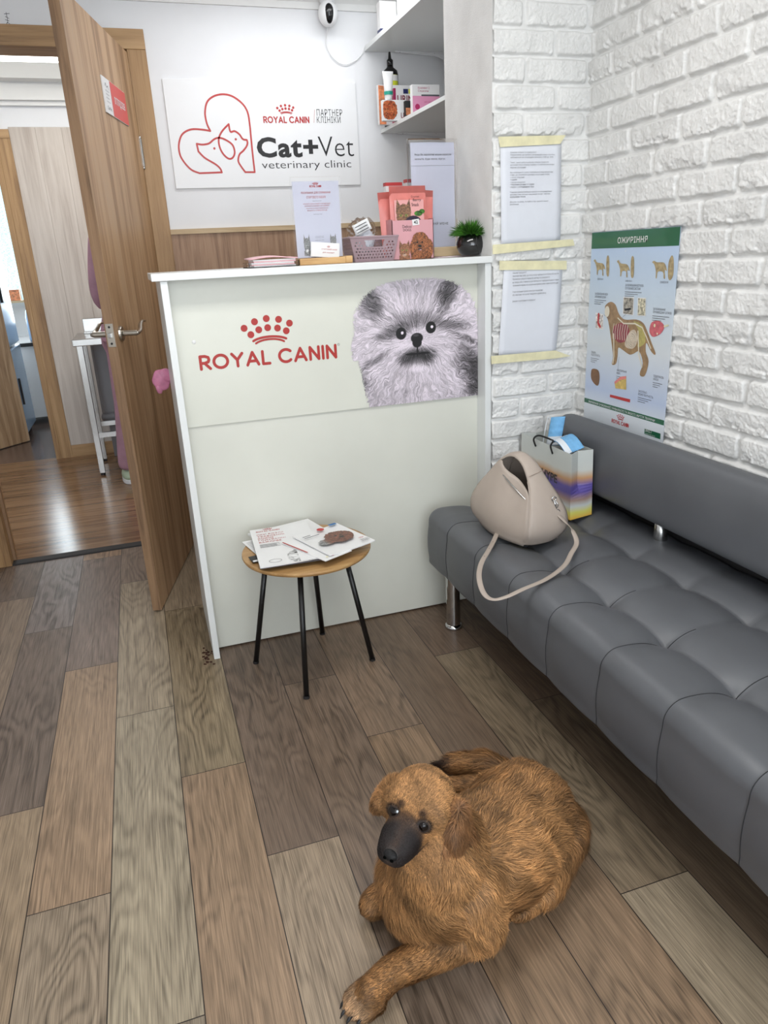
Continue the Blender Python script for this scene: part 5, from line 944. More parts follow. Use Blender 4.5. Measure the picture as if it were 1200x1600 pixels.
# leaflet tray
t = tag(empty('leaflet_tray', (.41,2.33,ZC)), 'low clear tray of pink leaflets at the left end of the counter', 'tray')
obj('tray_body', MB().box(.334,.486,2.272,2.40,ZC,ZC+.002).box(.334,.486,2.272,2.274,ZC,ZC+.016).box(.334,.336,2.274,2.40,ZC,ZC+.016).box(.484,.486,2.274,2.40,ZC,ZC+.016).box(.336,.484,2.398,2.40,ZC,ZC+.016), M['clear'], t)
for i in range(5):
    a = random.uniform(-.05,.05); o = obj('pink_leaflet', MB().obox((.412+random.uniform(-.003,.003),2.336,ZC+.0035+i*.0042),((math.cos(a),math.sin(a),0),(-math.sin(a),math.cos(a),0),(0,0,1)),(.064,.052,.0018)), M['rose' if i % 2 else 'paperw']); tag(o, ['white leaflet at the very bottom of the pile in the clear tray','second leaflet from the bottom of the tray pile, pink','white leaflet in the middle of the tray pile','pink leaflet just under the top white one in the tray','white leaflet directly under the curled pink top sheets'][i], 'leaflet', 'leaflets in the clear tray')
o = obj('pink_booklet', MB().gridf(12,4,lambda u,v:(.338+.146*u,2.278+.11*v,ZC+.0235+.006*math.sin(math.pi*min(1,u*1.1))+.003*v)), M['rose'], smooth=True, solid=.003); tag(o, 'curled pink booklet on top of the clear tray', 'booklet')
# basket
t = tag(empty('basket', (.747,2.41,ZC)), 'mauve plastic basket with cut-out lattice sides on the counter', 'basket')
def bwall(p, q, p1, q1, nu, nv, holes, handle):
    mb = MB(); P = [[lp(lp(Vector(p),Vector(q),i/nu), lp(Vector(p1),Vector(q1),i/nu), j/nv) for i in range(nu+1)] for j in range(nv+1)]
    for r_ in P: mb.v += [tuple(x) for x in r_]
    for j in range(nv):
        for i in range(nu):
            u, v = (i+.5)/nu, (j+.5)/nv
            if handle and .58 < v < .86 and abs(u-.5) < .21-.10*(.86-v): continue
            if holes and .10 < v < .80 and .05 < u < .95 and not (handle and v > .52 and abs(u-.5) < .26):
                a = (u*nu/4) % 1; b = (v*nv/4) % 1; odd = int(v*nv/4) % 2; a = (a+.5*odd) % 1
                if abs(a-.5) < .36*(1-b*1.2) and b < .75: continue
            k = j*(nu+1)+i; mb.f.append((k,k+1,k+nu+2,k+nu+1))
    return mb
c0 = [(.686,2.352,ZC+.001),(.814,2.352,ZC+.001),(.814,2.452,ZC+.001),(.686,2.452,ZC+.001)]; c1 = [(.668,2.336,ZC+.074),(.828,2.336,ZC+.074),(.828,2.468,ZC+.074),(.668,2.468,ZC+.074)]
mb = MB()
for i in range(4):
    j = (i+1) % 4; w_ = bwall(c0[i],c0[j],c1[i],c1[j],56 if i % 2 == 0 else 44,32,True,i % 2 == 0); mb.add(w_.v,w_.f)
mb.ngon(c0); obj('basket_body', mb, M['mauve'], t, solid=.0022); rm = MB().tube([Vector(c) for c in c1]+[Vector(c1[0])], .0032, 8); obj('rim', rm, M['mauve'], t)
# crumpled polythene packet in the basket
def crumple(name, c, r, label, mat, amp=.35, seed=1):
    mb = MB().ell(c, r, 40, 28); rs = np.random.RandomState(seed); V = np.array(mb.v); D = (V-np.array(c))/np.array(r); k = np.zeros(len(V))
    for i in range(9): w = rs.normal(size=3)*(2+i*1.2); k += np.abs(np.sin(D@w+rs.rand()*6))/(1+i*.35)
    k = (k-k.mean())/k.std(); V = np.array(c)+D*np.array(r)*(1+amp*.22*k[:,None]); mb.v = [tuple(v) for v in V]; return tag(obj(name, mb, mat), label, 'plastic bag')
t2 = crumple('clear_packet', (.728,2.40,1.302), (.046,.036,.056), 'crumpled clear plastic packet stuffed in the mauve basket', M['cloudy'], .5, 4)
obj('contents', MB().ell((.735,2.405,1.292),(.034,.022,.040),14,10), M['paper'], t2)
obj('paper_label', MB().gridf(8,6,lambda u,v:(.700+.052*u-.014*v,2.372-.004*math.sin(u*7),1.305+.022*u+.032*v)), M['paperw'], t2, smooth=True, solid=.0006)
F = FR((.700,2.3688,1.307),(.052,0,.022),(-.014,0,.032),(0,-1,0)); mb = MB()
for i in range(3): stroke(mb, F, [(.006,.024-.009*i),(.046,.024-.009*i)], .0022, .001)
obj('label_print', mb, M['black'], t2)
crumple('clear_packet', (.790,2.425,1.275), (.022,.026,.024), 'small clear plastic packet behind the bigger one in the basket', M['cloudy'], .5, 9)
# treat display box with pouches
t = tag(empty('treat_box', (.887,2.40,ZC)), 'pink cardboard treat box printed with a cat and a curly brown dog', 'box')
bx0, bx1, by0, by1 = .818,.962,2.365,2.435
body = obj('box_body', MB().box(bx0,bx1,by0,by0+.002,ZC,1.348).box(bx0,bx0+.002,by0,by1,ZC,1.352).box(bx1-.002,bx1,by0,by1,ZC,1.352).box(bx0,bx1,by1-.002,by1,ZC,1.385).box(bx0,bx1,by0,by1,ZC,ZC+.002), M['pinkbox'], t)
F = FR((bx0,by0,ZC),(1,0,0),(0,0,1),(0,-1,0)); mb = MB(); text(mb, F, 'Delicat', ((.036,.097),(.068,.106)), .0006, .0); text(mb, F, 'DOGS', ((.038,.087),(.066,.0945)), .0006, .0); obj('lettering', mb, M['black'], body)
picture('cat_print', FR((bx0+.014,by0-.0006,ZC+.001),(1,0,0),(0,0,1),(0,-1,0)), .052, .062, 60, 64, catface(True,(186,122,84)), PIC, body)
def poodle2(U, V):
    f = fbm(U*18, V*18, 4, 80); g = fbm(U*44, V*44, 3, 81); k = .62+.9*(g-.5)+.6*(f-.5); rgb = np.stack([196*k+10, 120*k+6, 74*k+4], -1)
    for ex, ey, rx, ry, c in ((.36,.62,.04,.03,20),(.56,.62,.04,.03,20),(.46,.48,.07,.045,14),(.46,.36,.09,.03,40)): e = sst(1.2,.8,np.hypot((U-ex)/rx,(V-ey)/ry))[...,None]; rgb = rgb*(1-e)+c*e
    e = sst(1.2,.8,np.hypot((U-.48)/.05,(V-.33)/.02))[...,None]; rgb = rgb*(1-e)+np.array([200,150,150])*e
    m = (np.hypot((U-.47)/.34,(V-.68)/.32)+.15*(f-.5) < 1)|(np.hypot((U-.84)/.17,(V-.38)/.34)+.15*(f-.5) < 1)|(np.hypot((U-.16)/.13,(V-.40)/.28)+.15*(f-.5) < 1)|((V < .5)&(np.abs(U-.5) < .42)); return rgb, m
picture('dog_print', FR((bx0+.055,by0-.0012,ZC+.001),(1,0,0),(0,0,1),(0,-1,0)), .085, .082, 90, 84, poodle2, PIC, body)
pt = lab(obj('price_tag', MB().obox((bx0+.082,by0-.0015,1.341),((1,0,.1),(0,1,0),(-.1,0,1)),(.012,.0003,.009)), M['paperw'], t), 'small white price sticker reading 42'); F = FR((bx0+.082,by0-.0018,1.341),(1,0,.1),(-.1,0,1),(0,-1,0)); mb = MB(); text(mb, F, '42', ((-.007,-.005),(.007,.005)), .0004, .02); obj('number', mb, M['black'], pt)
def pouch(cx, cy, rot, topz, label, deco):
    r = Vector((1,0,math.tan(rot))).normalized(); u = Vector((-math.sin(rot),.04,1)).normalized(); c = Vector((cx,cy,1.24)); w, h = .125, topz-1.24
    def f(i, j, s=1): b = math.sin(math.pi*i)**.6*math.sin(math.pi*min(1,j*1.12))**.7 if 0 < i < 1 and 0 < j < .88 else 0; return c+r*((i-.5)*w)+u*(j*h)+Vector((0,-s*.009*b,0))
    mb = MB().gridf(16,20,lambda i,j:f(i,j,1)); b = MB().gridf(16,20,lambda i,j:f(i,j,-1)); mb.add(b.v,b.f); o = tag(obj('treat_pouch', mb, M['coral'], smooth=True), label, 'treat pouch', 'treat pouches in the pink box')
    if deco:
        G = FR(f(0,0)+Vector((0,-.0105,0)), r, u, (0,-1,0))
        pm = lab(obj('label_panel', MB().ngon([G.p(.012,.02),G.p(.113,.02),G.p(.113,h*.80),G.p(.012,h*.80)]), plain('pouch_pink', (222,160,158), .35), o),'pale pink front panel')
        picture('cat_print', FR(G.p(.006,.075,.0008),G.r,G.u,G.n), .072, .105, 70, 84, catface(True,(168,118,84)), PIC, o, 0)
        mb = MB(); disc(mb, G, .075,.088,.034,.0012); obj('berry_print', mb, plain('berry_ink',(40,30,54),.3), o)
        mb = MB(); disc(mb, G, .093,.128,.014,.0016, ry=.008); disc(mb, G, .106,.134,.010,.0016, ry=.007); obj('leaf_print', mb, M['grass'], o)
        mb = MB(); text(mb, G, 'Gourmet', ((.070,.176),(.098,.182)), .0016); text(mb, G, 'Berry', ((.076,.163),(.104,.173)), .0016); text(mb, G, 'Snack', ((.071,.150),(.096,.160)), .0016); obj('lettering', mb, M['black'], o)
    return o
pouch(.868,2.424,.05,1.440,'coral treat pouch at the rear left of the pink box','')
pouch(.908,2.404,-.06,1.442,'coral treat pouch at the right, partly behind the front one','')
pouch(.885,2.385,.0,1.452,'coral treat pouch with a cat face, foremost in the pink box',1)
for x0, y0, w_, z1, c, nm in ((.842,2.48,.058,1.470,'paperw','slim white carton with red top behind the coral pouches'),(.918,2.49,.03,1.480,'paperw','slim white carton beside the right-hand acrylic stand')):
    k = tag(obj('carton', MB().box(x0,x0+w_,y0,y0+.025,ZC,z1), M[c], bevel=.001), nm, 'box'); obj('red_top', MB().box(x0-.0004,x0+w_+.0004,y0-.0004,y0+.0254,z1-.010,z1+.0006), M['redd'], k)
# right acrylic stand (its code square is left out)
t = tag(empty('notice_stand', (1.02,2.46,ZC)), 'tall clear acrylic stand with a white notice in a wooden base by the pier', 'sign stand')
obj('wooden_base', MB().box(.905,1.088,2.425,2.495,ZC+.004,1.262), M['strip'], t, bevel=.002)
sh = obj('notice_sheet', MB().box(.925,1.080,2.4590,2.4600,1.262,1.585), M['paperb'], t)
def acr(y, s): return MB().gridf(20,20,lambda u,v:(.908+.176*u,y+s*.010*math.sin(math.pi*u)*v+s*.003*math.sin(9*v+4*u)*v,1.262+.334*v))
obj('acrylic_holder', acr(2.449,-1), M['clear'], t, smooth=True, solid=.0012); obj('acrylic_holder', MB().box(.908,1.084,2.4625,2.464,1.262,1.596), M['clear'], t)
F = FR((.925,2.4588,1.262),(1,0,0),(0,0,1),(0,-1,0)); mb = MB(); text(mb, F, 'Якщо Ви задоволені нашим сервісом', ((.014,.284),(.144,.292)), .0006); text(mb, F, 'залиште, будь ласка, відгук', ((.014,.271),(.122,.279)), .0006); text(mb, F, 'ВІДСКАНУЙ МЕНЕ', ((.024,.070),(.130,.081)), .0006, .02); stroke(mb, F, [(.0,.255),(.155,.255)], .0006, .0006); obj('print', mb, M['black'], sh)
for i in range(3): tag(obj('loose_paper', MB().obox((1.02+.012*i,2.385+.004*i,ZC+.0008+.0013*i),((1,.05*i,0),(-.05*i,1,0),(0,0,1)),(.062,.035,.0005)), M['rose' if i == 1 else 'paperw']), ('white slip at the bottom under the plant pot','pink slip between two white ones under the plant pot','white slip directly under the black plant pot')[i], 'paper', 'slips under the plant pot')
# plant
pc_ = Vector((1.072,2.312,ZC+.0045)); t = tag(empty('potted_grass', pc_), 'tuft of artificial grass in a glossy black ball pot on the counter', 'plant')
prof = [(0,0),(.028,0),(.040,.008),(.048,.024),(.049,.036),(.043,.054),(.032,.064),(.028,.064),(.026,.058),(0,.056)]; obj('pot', MB().lathe(prof, pc_, 40), M['blackgloss'], t, smooth=True)
mbs = [MB(), MB()]; rs = random.Random(5)
for i in range(620):
    th = math.acos(1-rs.random()*.98)*.98; ph = rs.random()*6.283; d = Vector((math.sin(th)*math.cos(ph), math.sin(th)*math.sin(ph), math.cos(th)*.9+.1)); b = pc_+Vector((d.x*.018,d.y*.018,.058)); L = rs.uniform(.045,.066)
    s = d.cross(Vector((rs.random()-.5,rs.random()-.5,rs.random()-.5))).normalized(); w = .0016; m_ = b+d*L*.55; e = b+d*L+Vector((0,0,-.010*math.sin(th))); mbs[rs.random() < .3].add([b-s*w*.6,b+s*w*.6,m_+s*w,m_-s*w,e],[(0,1,2,3),(3,2,4)])
g1 = obj('grass_tuft', mbs[0], M['grass'], t); g1['kind'] = 'stuff'; g2 = obj('grass_tuft', mbs[1], M['grassd'], t); g2['kind'] = 'stuff'
# =================== SHELVES ===================
def shelf(x0, z0, th, y0, label):
    t = tag(empty('wall_shelf', (x0+.15,3.1,z0)), label, 'shelf'); obj('board', MB().box(x0,1.4495,y0,3.4115,z0,z0+th), M['mdf'], t, bevel=.0008)
    for y in (3.385, y0+.12):
        b = MB().box(1.215,1.4455,y-.008,y+.008,z0-.004,z0-.0005); b.prism([(1.22,y-.002,z0-.004),(1.4455,y-.002,z0-.004),(1.4455,y-.002,z0-.028),(1.43,y-.002,z0-.022),(1.40,y-.002,z0-.014)], (0,.004,0)); b.box(1.4455,1.4492,y-.008,y+.008,z0-.16,z0-.0005)
        q = obj('bracket', b, M['plastic'], t); obj('screw', MB().ell((1.24,y,z0-.0045),(.003,.003,.0012),8,4).ell((1.40,y,z0-.0045),(.003,.003,.0012),8,4), M['grey_ink'], q)
shelf(1.087,2.067,.019,2.60,'upper white corner shelf near the ceiling'); shelf(1.146,1.753,.015,2.62,'lower white corner shelf crowded with medicine boxes')
ZS = 1.7685
b = tag(empty('squeeze_bottle', (1.178,3.345,ZS)), 'black bottle with nozzle and yellow label on the lower shelf', 'bottle')
obj('body', MB().lathe([(0,0),(.032,0),(.0335,.004),(.0335,.200),(.030,.214),(.015,.226),(.014,.230),(0,.230)], (1.178,3.345,ZS), 28), M['blackplastic'], b, smooth=True, bevel=0); obj('nozzle', MB().lathe([(0,.230),(.0135,.230),(.0135,.254),(.007,.260),(.004,.285),(0,.285)], (1.178,3.345,ZS), 20), M['blackplastic'], b, smooth=True)
lbm = MB().gridf(14,2,lambda u,v:(1.178+.0338*math.sin((u-.6)*2.0),3.345-.0338*math.cos((u-.6)*2.0),ZS+.07+.125*v)); lb = obj('label', lbm, M['yellow'], b, smooth=True); obj('label_head', MB().gridf(14,1,lambda u,v:(1.178+.0341*math.sin((u-.6)*2.0),3.345-.0341*math.cos((u-.6)*2.0),ZS+.172+.022*v)), M['paperw'], lb, smooth=True)
def carton(name, x0, x1, y0, y1, z0, z1, mat, label, grp=None): return tag(obj(name, MB().box(x0,x1,y0,y1,z0,z1), M[mat], bevel=.0006), label, 'box', grp)
c = carton('medicine_box', 1.100,1.285,3.285,3.308,ZS,1.918,'paperw','larger white box lettered URINE, orange at its left end, behind the tube'); F = FR((1.100,3.285,ZS),(1,0,0),(0,0,1),(0,-1,0))
mb = MB(); area2(mb, F, [(.0005,.001),(.030,.001),(.034,.06),(.026,.10),(.030,.145),(.0005,.148)], .0006); obj('orange_print', mb, M['orange'], c); mb = MB(); text(mb, F, 'URINE', ((.084,.084),(.172,.112)), .0007, .02); obj('lettering', mb, plain('maroon_print',(122,34,58),.4), c); mb = MB(); text(mb, F, 'тест-смужки', ((.095,.064),(.150,.072)), .0007); text(mb, F, 'для аналізу сечі', ((.08,.050),(.150,.058)), .0007); obj('small_print', mb, M['grey_ink'], c)
mb = MB(); area2(mb, F, [(.112,.118),(.134,.118),(.134,.136),(.112,.136)], .0007); obj('blue_mark', mb, M['navy'], c); mb = MB(); area2(mb, F, [(.136,.118),(.150,.118),(.150,.136),(.136,.136)], .0007); obj('yellow_mark', mb, M['yellow'], c)
c = carton('medicine_box', 1.085,1.185,3.19,3.213,ZS,1.845,'paperw','smaller white box with orange cat picture at the lower shelf corner'); F = FR((1.085,3.19,ZS),(1,0,0),(0,0,1),(0,-1,0))
def orc(U, V):
    f = fbm(U*9, V*9, 4, 90); rgb = np.stack([228-90*f, 150-110*f, 100-90*f], -1); rgb = rgb*(1-.55*sst(.5,.75,fbm(U*20,V*16,3,92)))[...,None]; return rgb, (np.hypot((U-.45)/.55,(V-.5)/.55)+.3*(f-.5) < 1)
picture('orange_cat_print', FR(F.p(.001,.004,.0006),F.r,F.u,F.n), .062, .070, 40, 40, orc, PIC, c, 0); mb = MB(); text(mb, F, 'U', ((.078,.008),(.092,.030)), .0007, .02); obj('lettering', mb, bpy.data.materials['maroon_print'], c)
tb = tag(empty('cream_tube', (1.116,3.201,1.8455)), 'white ointment tube with a teal band standing on the small URINE box', 'tube'); cc = (1.116,3.201)
obj('tube_body', MB().gridf(1,1,lambda u,v:(0,0,0)) if False else MB().add(*(lambda R_: ([(cc[0]+a*math.cos(q), cc[1]+b*math.sin(q), z) for z, a, b in R_ for q in [k*2*math.pi/20 for k in range(20)]], [(i*20+k,i*20+(k+1)%20,(i+1)*20+(k+1)%20,(i+1)*20+k) for i in range(len(R_)-1) for k in range(20)]+[tuple(range(20))[::-1], tuple((len(R_)-1)*20+k for k in range(20))]))([(1.863,.0165,.0165),(1.885,.018,.016),(1.92,.021,.009),(1.944,.0235,.0018),(1.950,.0235,.0012)])), M['paperw'], tb, smooth=True)
obj('cap', MB().lathe([(0,0),(.013,0),(.0165,.017),(0,.0175)], (cc[0],cc[1],1.8458), 20), M['paperw'], tb); obj('teal_band', MB().lathe([(.0170,1.8635),(.0176,1.8635),(.0188,1.876),(.0180,1.876)], (cc[0],cc[1],0), 24), M['teal'], tb)
carton('medicine_box', 1.147,1.157,3.225,3.255,ZS,1.895,'magenta','thin magenta box edge between the tube and the URINE box')
c = carton('medicine_box', 1.150,1.178,3.10,3.118,ZS,1.826,'dark','small dark box with a photo print between the white boxes'); obj('print', MB().box(1.153,1.175,3.0992,3.0998,1.775,1.80), M['orange'], c)
c = carton('medicine_box', 1.152,1.268,3.02,3.045,ZS,1.868,'paperw','white and pink ampoule box at the front of the lower shelf'); F = FR((1.152,3.02,ZS),(1,0,0),(0,0,1),(0,-1,0)); mb = MB(); area2(mb, F, [(.0005,.0005),(.1155,.0005),(.1155,.060),(.0005,.060)], .0006); obj('pink_field', mb, M['pinkprint'], c)
mb = MB(); text(mb, F, 'Ксилавет 2', ((.024,.084),(.072,.092)), .0007); text(mb, F, 'Седазин', ((.024,.073),(.068,.081)), .0007); disc(mb, F, .02,.022,.010,.0009); text(mb, F, 'для ін’єкцій', ((.05,.036),(.095,.042)), .0009); obj('red_lettering', mb, M['magenta'], c)
mb = MB(); stroke(mb, F, [(.04,.062),(.112,.062)], .006, .0008); obj('grey_lettering', mb, M['grey_ink'], c)
c = carton('medicine_box', 1.272,1.33,2.94,2.97,ZS,1.875,'paperw','white box with thin magenta rules at the right of the lower shelf'); F = FR((1.272,2.94,ZS),(1,0,0),(0,0,1),(0,-1,0)); mb = MB()
for y in (.02,.05,.078): stroke(mb, F, [(.002,y),(.055,y+.006)], .0012, .0007)
stroke(mb, F, [(.026,.005),(.026,.10)], .0012, .0007); obj('print', mb, M['magenta'], c)
crumple('clear_packet', (1.30,2.955,1.905), (.026,.018,.032), 'clear plastic packet on the white box at the right of the lower shelf', M['cloudy'], .5, 12)
c = carton('medicine_box', 1.100,1.17,3.22,3.26,2.0865,2.20,'paperw','white box with a navy foot on the upper shelf'); obj('navy_print', MB().box(1.0995,1.1705,3.2195,3.2605,2.087,2.105), M['navy'], c)
cn = tag(obj('canister', MB().lathe([(0,0),(.030,0),(.040,.006),(.043,.02),(.043,.12),(0,.13)], (1.150,3.03,2.0865), 28), M['plastic'], smooth=True), 'rounded white plastic canister at the edge of the upper shelf', 'canister'); obj('lid', MB().lathe([(0,.118),(.0445,.118),(.0445,.145),(0,.147)], (1.150,3.03,2.0865), 28), M['plastic'], cn)
# security camera with cable
t = tag(empty('security_camera', (.921,3.355,2.19)), 'round white security camera with black oval face high on the back wall', 'camera'); c = Vector((.921,3.352,2.183))
obj('housing', MB().ell(c,(.041,.040,.047),32,20), M['plastic'], t, smooth=True); obj('mount', MB().lathe([(0,.0),(.026,.0),(.036,.02),(.038,.05),(.030,.075),(0,.075)], (c.x,c.y+.006,2.222), 28), M['plastic'], t, smooth=True)
fq = Vector((-.10,-.95,-.22)).normalized(); rr_ = Vector((0,0,1)).cross(fq).normalized(); uu_ = fq.cross(rr_)
fp = obj('face_plate', MB().ell(c+fq*.0235,(.0215,.0360,.0200),28,16,(rr_,uu_,fq)), M['blackplastic'], t, smooth=True); obj('lens', MB().ell(c+fq*.0395-uu_*.006,(.008,.008,.004),16,10,(rr_,uu_,fq)), M['blackgloss'], fp, smooth=True)
cb = [(.921,3.36,2.140),(.918,3.395,2.105),(.922,3.404,2.075),(.944,3.404,2.040),(.976,3.404,2.019),(1.008,3.404,2.017),(1.048,3.404,2.034),(1.075,3.404,2.058),(1.082,3.400,2.075),(1.095,3.39,2.092),(1.125,3.395,2.097)]
tag(obj('camera_cable', MB().tube(cr([Vector(p) for p in cb], 6, False), .0019, 8), M['plastic'], smooth=True), 'thin white cable looping from the camera to the upper shelf', 'cable')
# =================== DOG ===================
dog = tag(empty('dog', (.48,1.05,0)), 'golden brown dog with black muzzle lying on the floor and looking up', 'dog')
dO = Vector((.303,.902,.378)); dF = Vector((-.67,-.74,.06)).normalized(); dL = Vector((.705,-.656,-.237)); dL = (dL-dF*dL.dot(dF)).normalized(); dU = dF.cross(dL); dU = dU if dU.z > 0 else -dU
def hd(f, l, u): return dO+dF*f+dL*l+dU*u
# (p0, r0, p1, r1, flow, region, squash)
PR = []
def cap(p0, r0, p1, r1, flow=None, reg='body'): p0, p1 = Vector(p0), Vector(p1); PR.append((p0, r0, p1, r1, (Vector(flow) if flow else (p1-p0)).normalized(), reg))
cap(hd(-.045,0,.000), .054, hd(-.062,0,-.014), .058, -dF, 'head')
cap(hd(-.020,-.020,.004), .037, hd(-.020,.020,.004), .037, -dF, 'head')
cap(hd(-.045,-.036,-.024), .036, hd(-.045,.036,-.024), .036, -dF-dU*.4, 'head')
cap(hd(-.018,0,-.020), .037, hd(.042,0,-.028), .0300, -dF, 'muzzle'); cap(hd(.030,-.009,-.020), .0255, hd(.060,-.006,-.025), .0215, -dF, 'muzzle'); cap(hd(.030,.009,-.020), .0255, hd(.060,.006,-.025), .0215, -dF, 'muzzle')
for _s in (-1,1): cap(hd(.000,_s*.017,-.034), .021, hd(.038,_s*.012,-.038), .0175, -dF, 'muzzle')
cap(hd(-.02,0,-.046), .026, hd(.036,0,-.046), .0165, -dF, 'jaw')
cap((.338,.940,.350), .060, (.372,.962,.235), .090, (.2,.15,-1)); cap((.372,.962,.235), .090, (.378,.990,.150), .098, (.1,.1,-1)); cap((.352,.985,.165), .074, (.345,.985,.100), .076, (-.1,-.1,-1))
cap((.39,.985,.140), .110, (.52,1.025,.125), .116, (1,.3,-.15)); cap((.52,1.025,.125), .116, (.615,1.085,.115), .112, (.9,.5,-.2)); cap((.615,1.085,.115), .112, (.662,1.120,.092), .086, (.6,.6,-.5))
cap((.420,.945,.160), .070, (.435,.925,.070), .052, (.2,-.1,-1)); cap((.440,.928,.050), .043, (.345,.918,.040), .033, None, 'leg'); cap((.345,.918,.040), .033, (.262,.912,.036), .027, None, 'leg'); cap((.262,.912,.036), .028, (.215,.896,.028), .0265, None, 'paw')
for k, (a, b) in enumerate(((-.022,.030),(-.007,.040),(.009,.040),(.023,.030))):
    d = Vector((-.90,-.36,0)).normalized(); s = Vector((d.y,-d.x,0)); q = Vector((.212,.894,.020))+s*a; cap(q, .0135, q+d*b, .0115, d, 'toe')
cap((.335,1.030,.120), .060, (.350,1.060,.055), .042, (-.2,0,-1)); cap((.350,1.060,.050), .036, (.290,1.066,.038), .030, None, 'leg'); cap((.290,1.066,.038), .030, (.272,1.060,.036), .028, None, 'leg')
cap((.665,1.060,.085), .082, (.600,.985,.055), .052, (-.3,-.4,-.6)); cap((.60,.985,.05), .05, (.54,.96,.035), .032, None, 'leg')
cap((.660,1.165,.085), .082, (.640,1.250,.055), .045, (-.2,.9,-.3)); cap((.640,1.250,.045), .036, (.590,1.300,.032), .026, None, 'leg'); cap((.590,1.300,.030), .025, (.520,1.335,.024), .020, None, 'leg'); cap((.520,1.335,.024), .021, (.500,1.345,.022), .019, None, 'leg')
cap((.695,1.175,.060), .040, (.690,1.280,.045), .030, None, 'tail'); cap((.690,1.280,.042), .031, (.655,1.350,.040), .033, None, 'tail'); cap((.655,1.350,.040), .032, (.590,1.395,.030), .020, None, 'tail'); cap((.590,1.395,.028), .018, (.560,1.412,.022), .007, (-1,.5,.0), 'tail')
def ico(c, r, n=2):
    b = bmesh.new(); bmesh.ops.create_icosphere(b, subdivisions=n, radius=r); v = [tuple(x.co+c) for x in b.verts]; f = [tuple(y.index for y in x.verts) for x in b.faces]; b.free(); return v, f
mb = MB()
for p0, r0, p1, r1, fl, rg in PR:
    mb.add(*ico(p0, r0)); mb.add(*ico(p1, r1))
    if (p1-p0).length > 1e-3: mb.tube([p0, p1], [r0*.985, r1*.985], 20)
for s, c, r, ax in ((-1, hd(-.040,-.062,-.022), (.012,.027,.040), None),(1, hd(-.052,.075,-.024), (.013,.034,.048), None)):
    a_ = (dL*s+dU*.25).normalized(); b_ = (dF-a_*dF.dot(a_)).normalized(); c_ = a_.cross(b_); mb.ell(c, r, 16, 10, (a_, b_, c_))
me = bpy.data.meshes.new('raw'); me.from_pydata(mb.v, [], mb.f); ro = bpy.data.objects.new('raw', me); COL.objects.link(ro)
m = ro.modifiers.new('r','REMESH'); m.mode = 'VOXEL'; m.voxel_size = .0045; m = ro.modifiers.new('s','SMOOTH'); m.factor = .5; m.iterations = 9
bm_ = bpy.data.meshes.new_from_object(ro.evaluated_get(bpy.context.evaluated_depsgraph_get())); bpy.data.objects.remove(ro)
VV = np.array([v.co[:] for v in bm_.vertices]); VV[:,2] = np.maximum(VV[:,2], .003)
A_ = np.array([p[0][:] for p in PR]); B_ = np.array([p[2][:] for p in PR]); RA = np.array([p[1] for p in PR]); RB = np.array([p[3] for p in PR]); FLW = np.array([p[4][:] for p in PR]); REG = [p[5] for p in PR]
def field(P):
    out = np.zeros((len(P),3)); ws = np.zeros(len(P)); best = np.full(len(P),1e9); reg = np.zeros(len(P), int)
    for i in range(len(PR)):
        d = B_[i]-A_[i]; L2 = max(1e-9,d@d); t = np.clip(((P-A_[i])@d)/L2,0,1); q = np.linalg.norm(P-A_[i]-t[:,None]*d,axis=1)-(RA[i]*(1-t)+RB[i]*t); w = np.exp(-np.clip(q,-.05,.2)/.010); out += w[:,None]*FLW[i]; ws += w; u = q < best; reg[u] = i; best[u] = q[u]
    out /= np.linalg.norm(out,axis=1,keepdims=True)+1e-9; return out, reg
hO, hF, hL, hU = [np.array(v[:]) for v in (dO,dF,dL,dU)]
EYES = [hd(.0085,-.0250,.004), hd(.0085,.0250,.004)]; EYES = [np.array(e[:]) for e in EYES]
regn = np.array(REG)
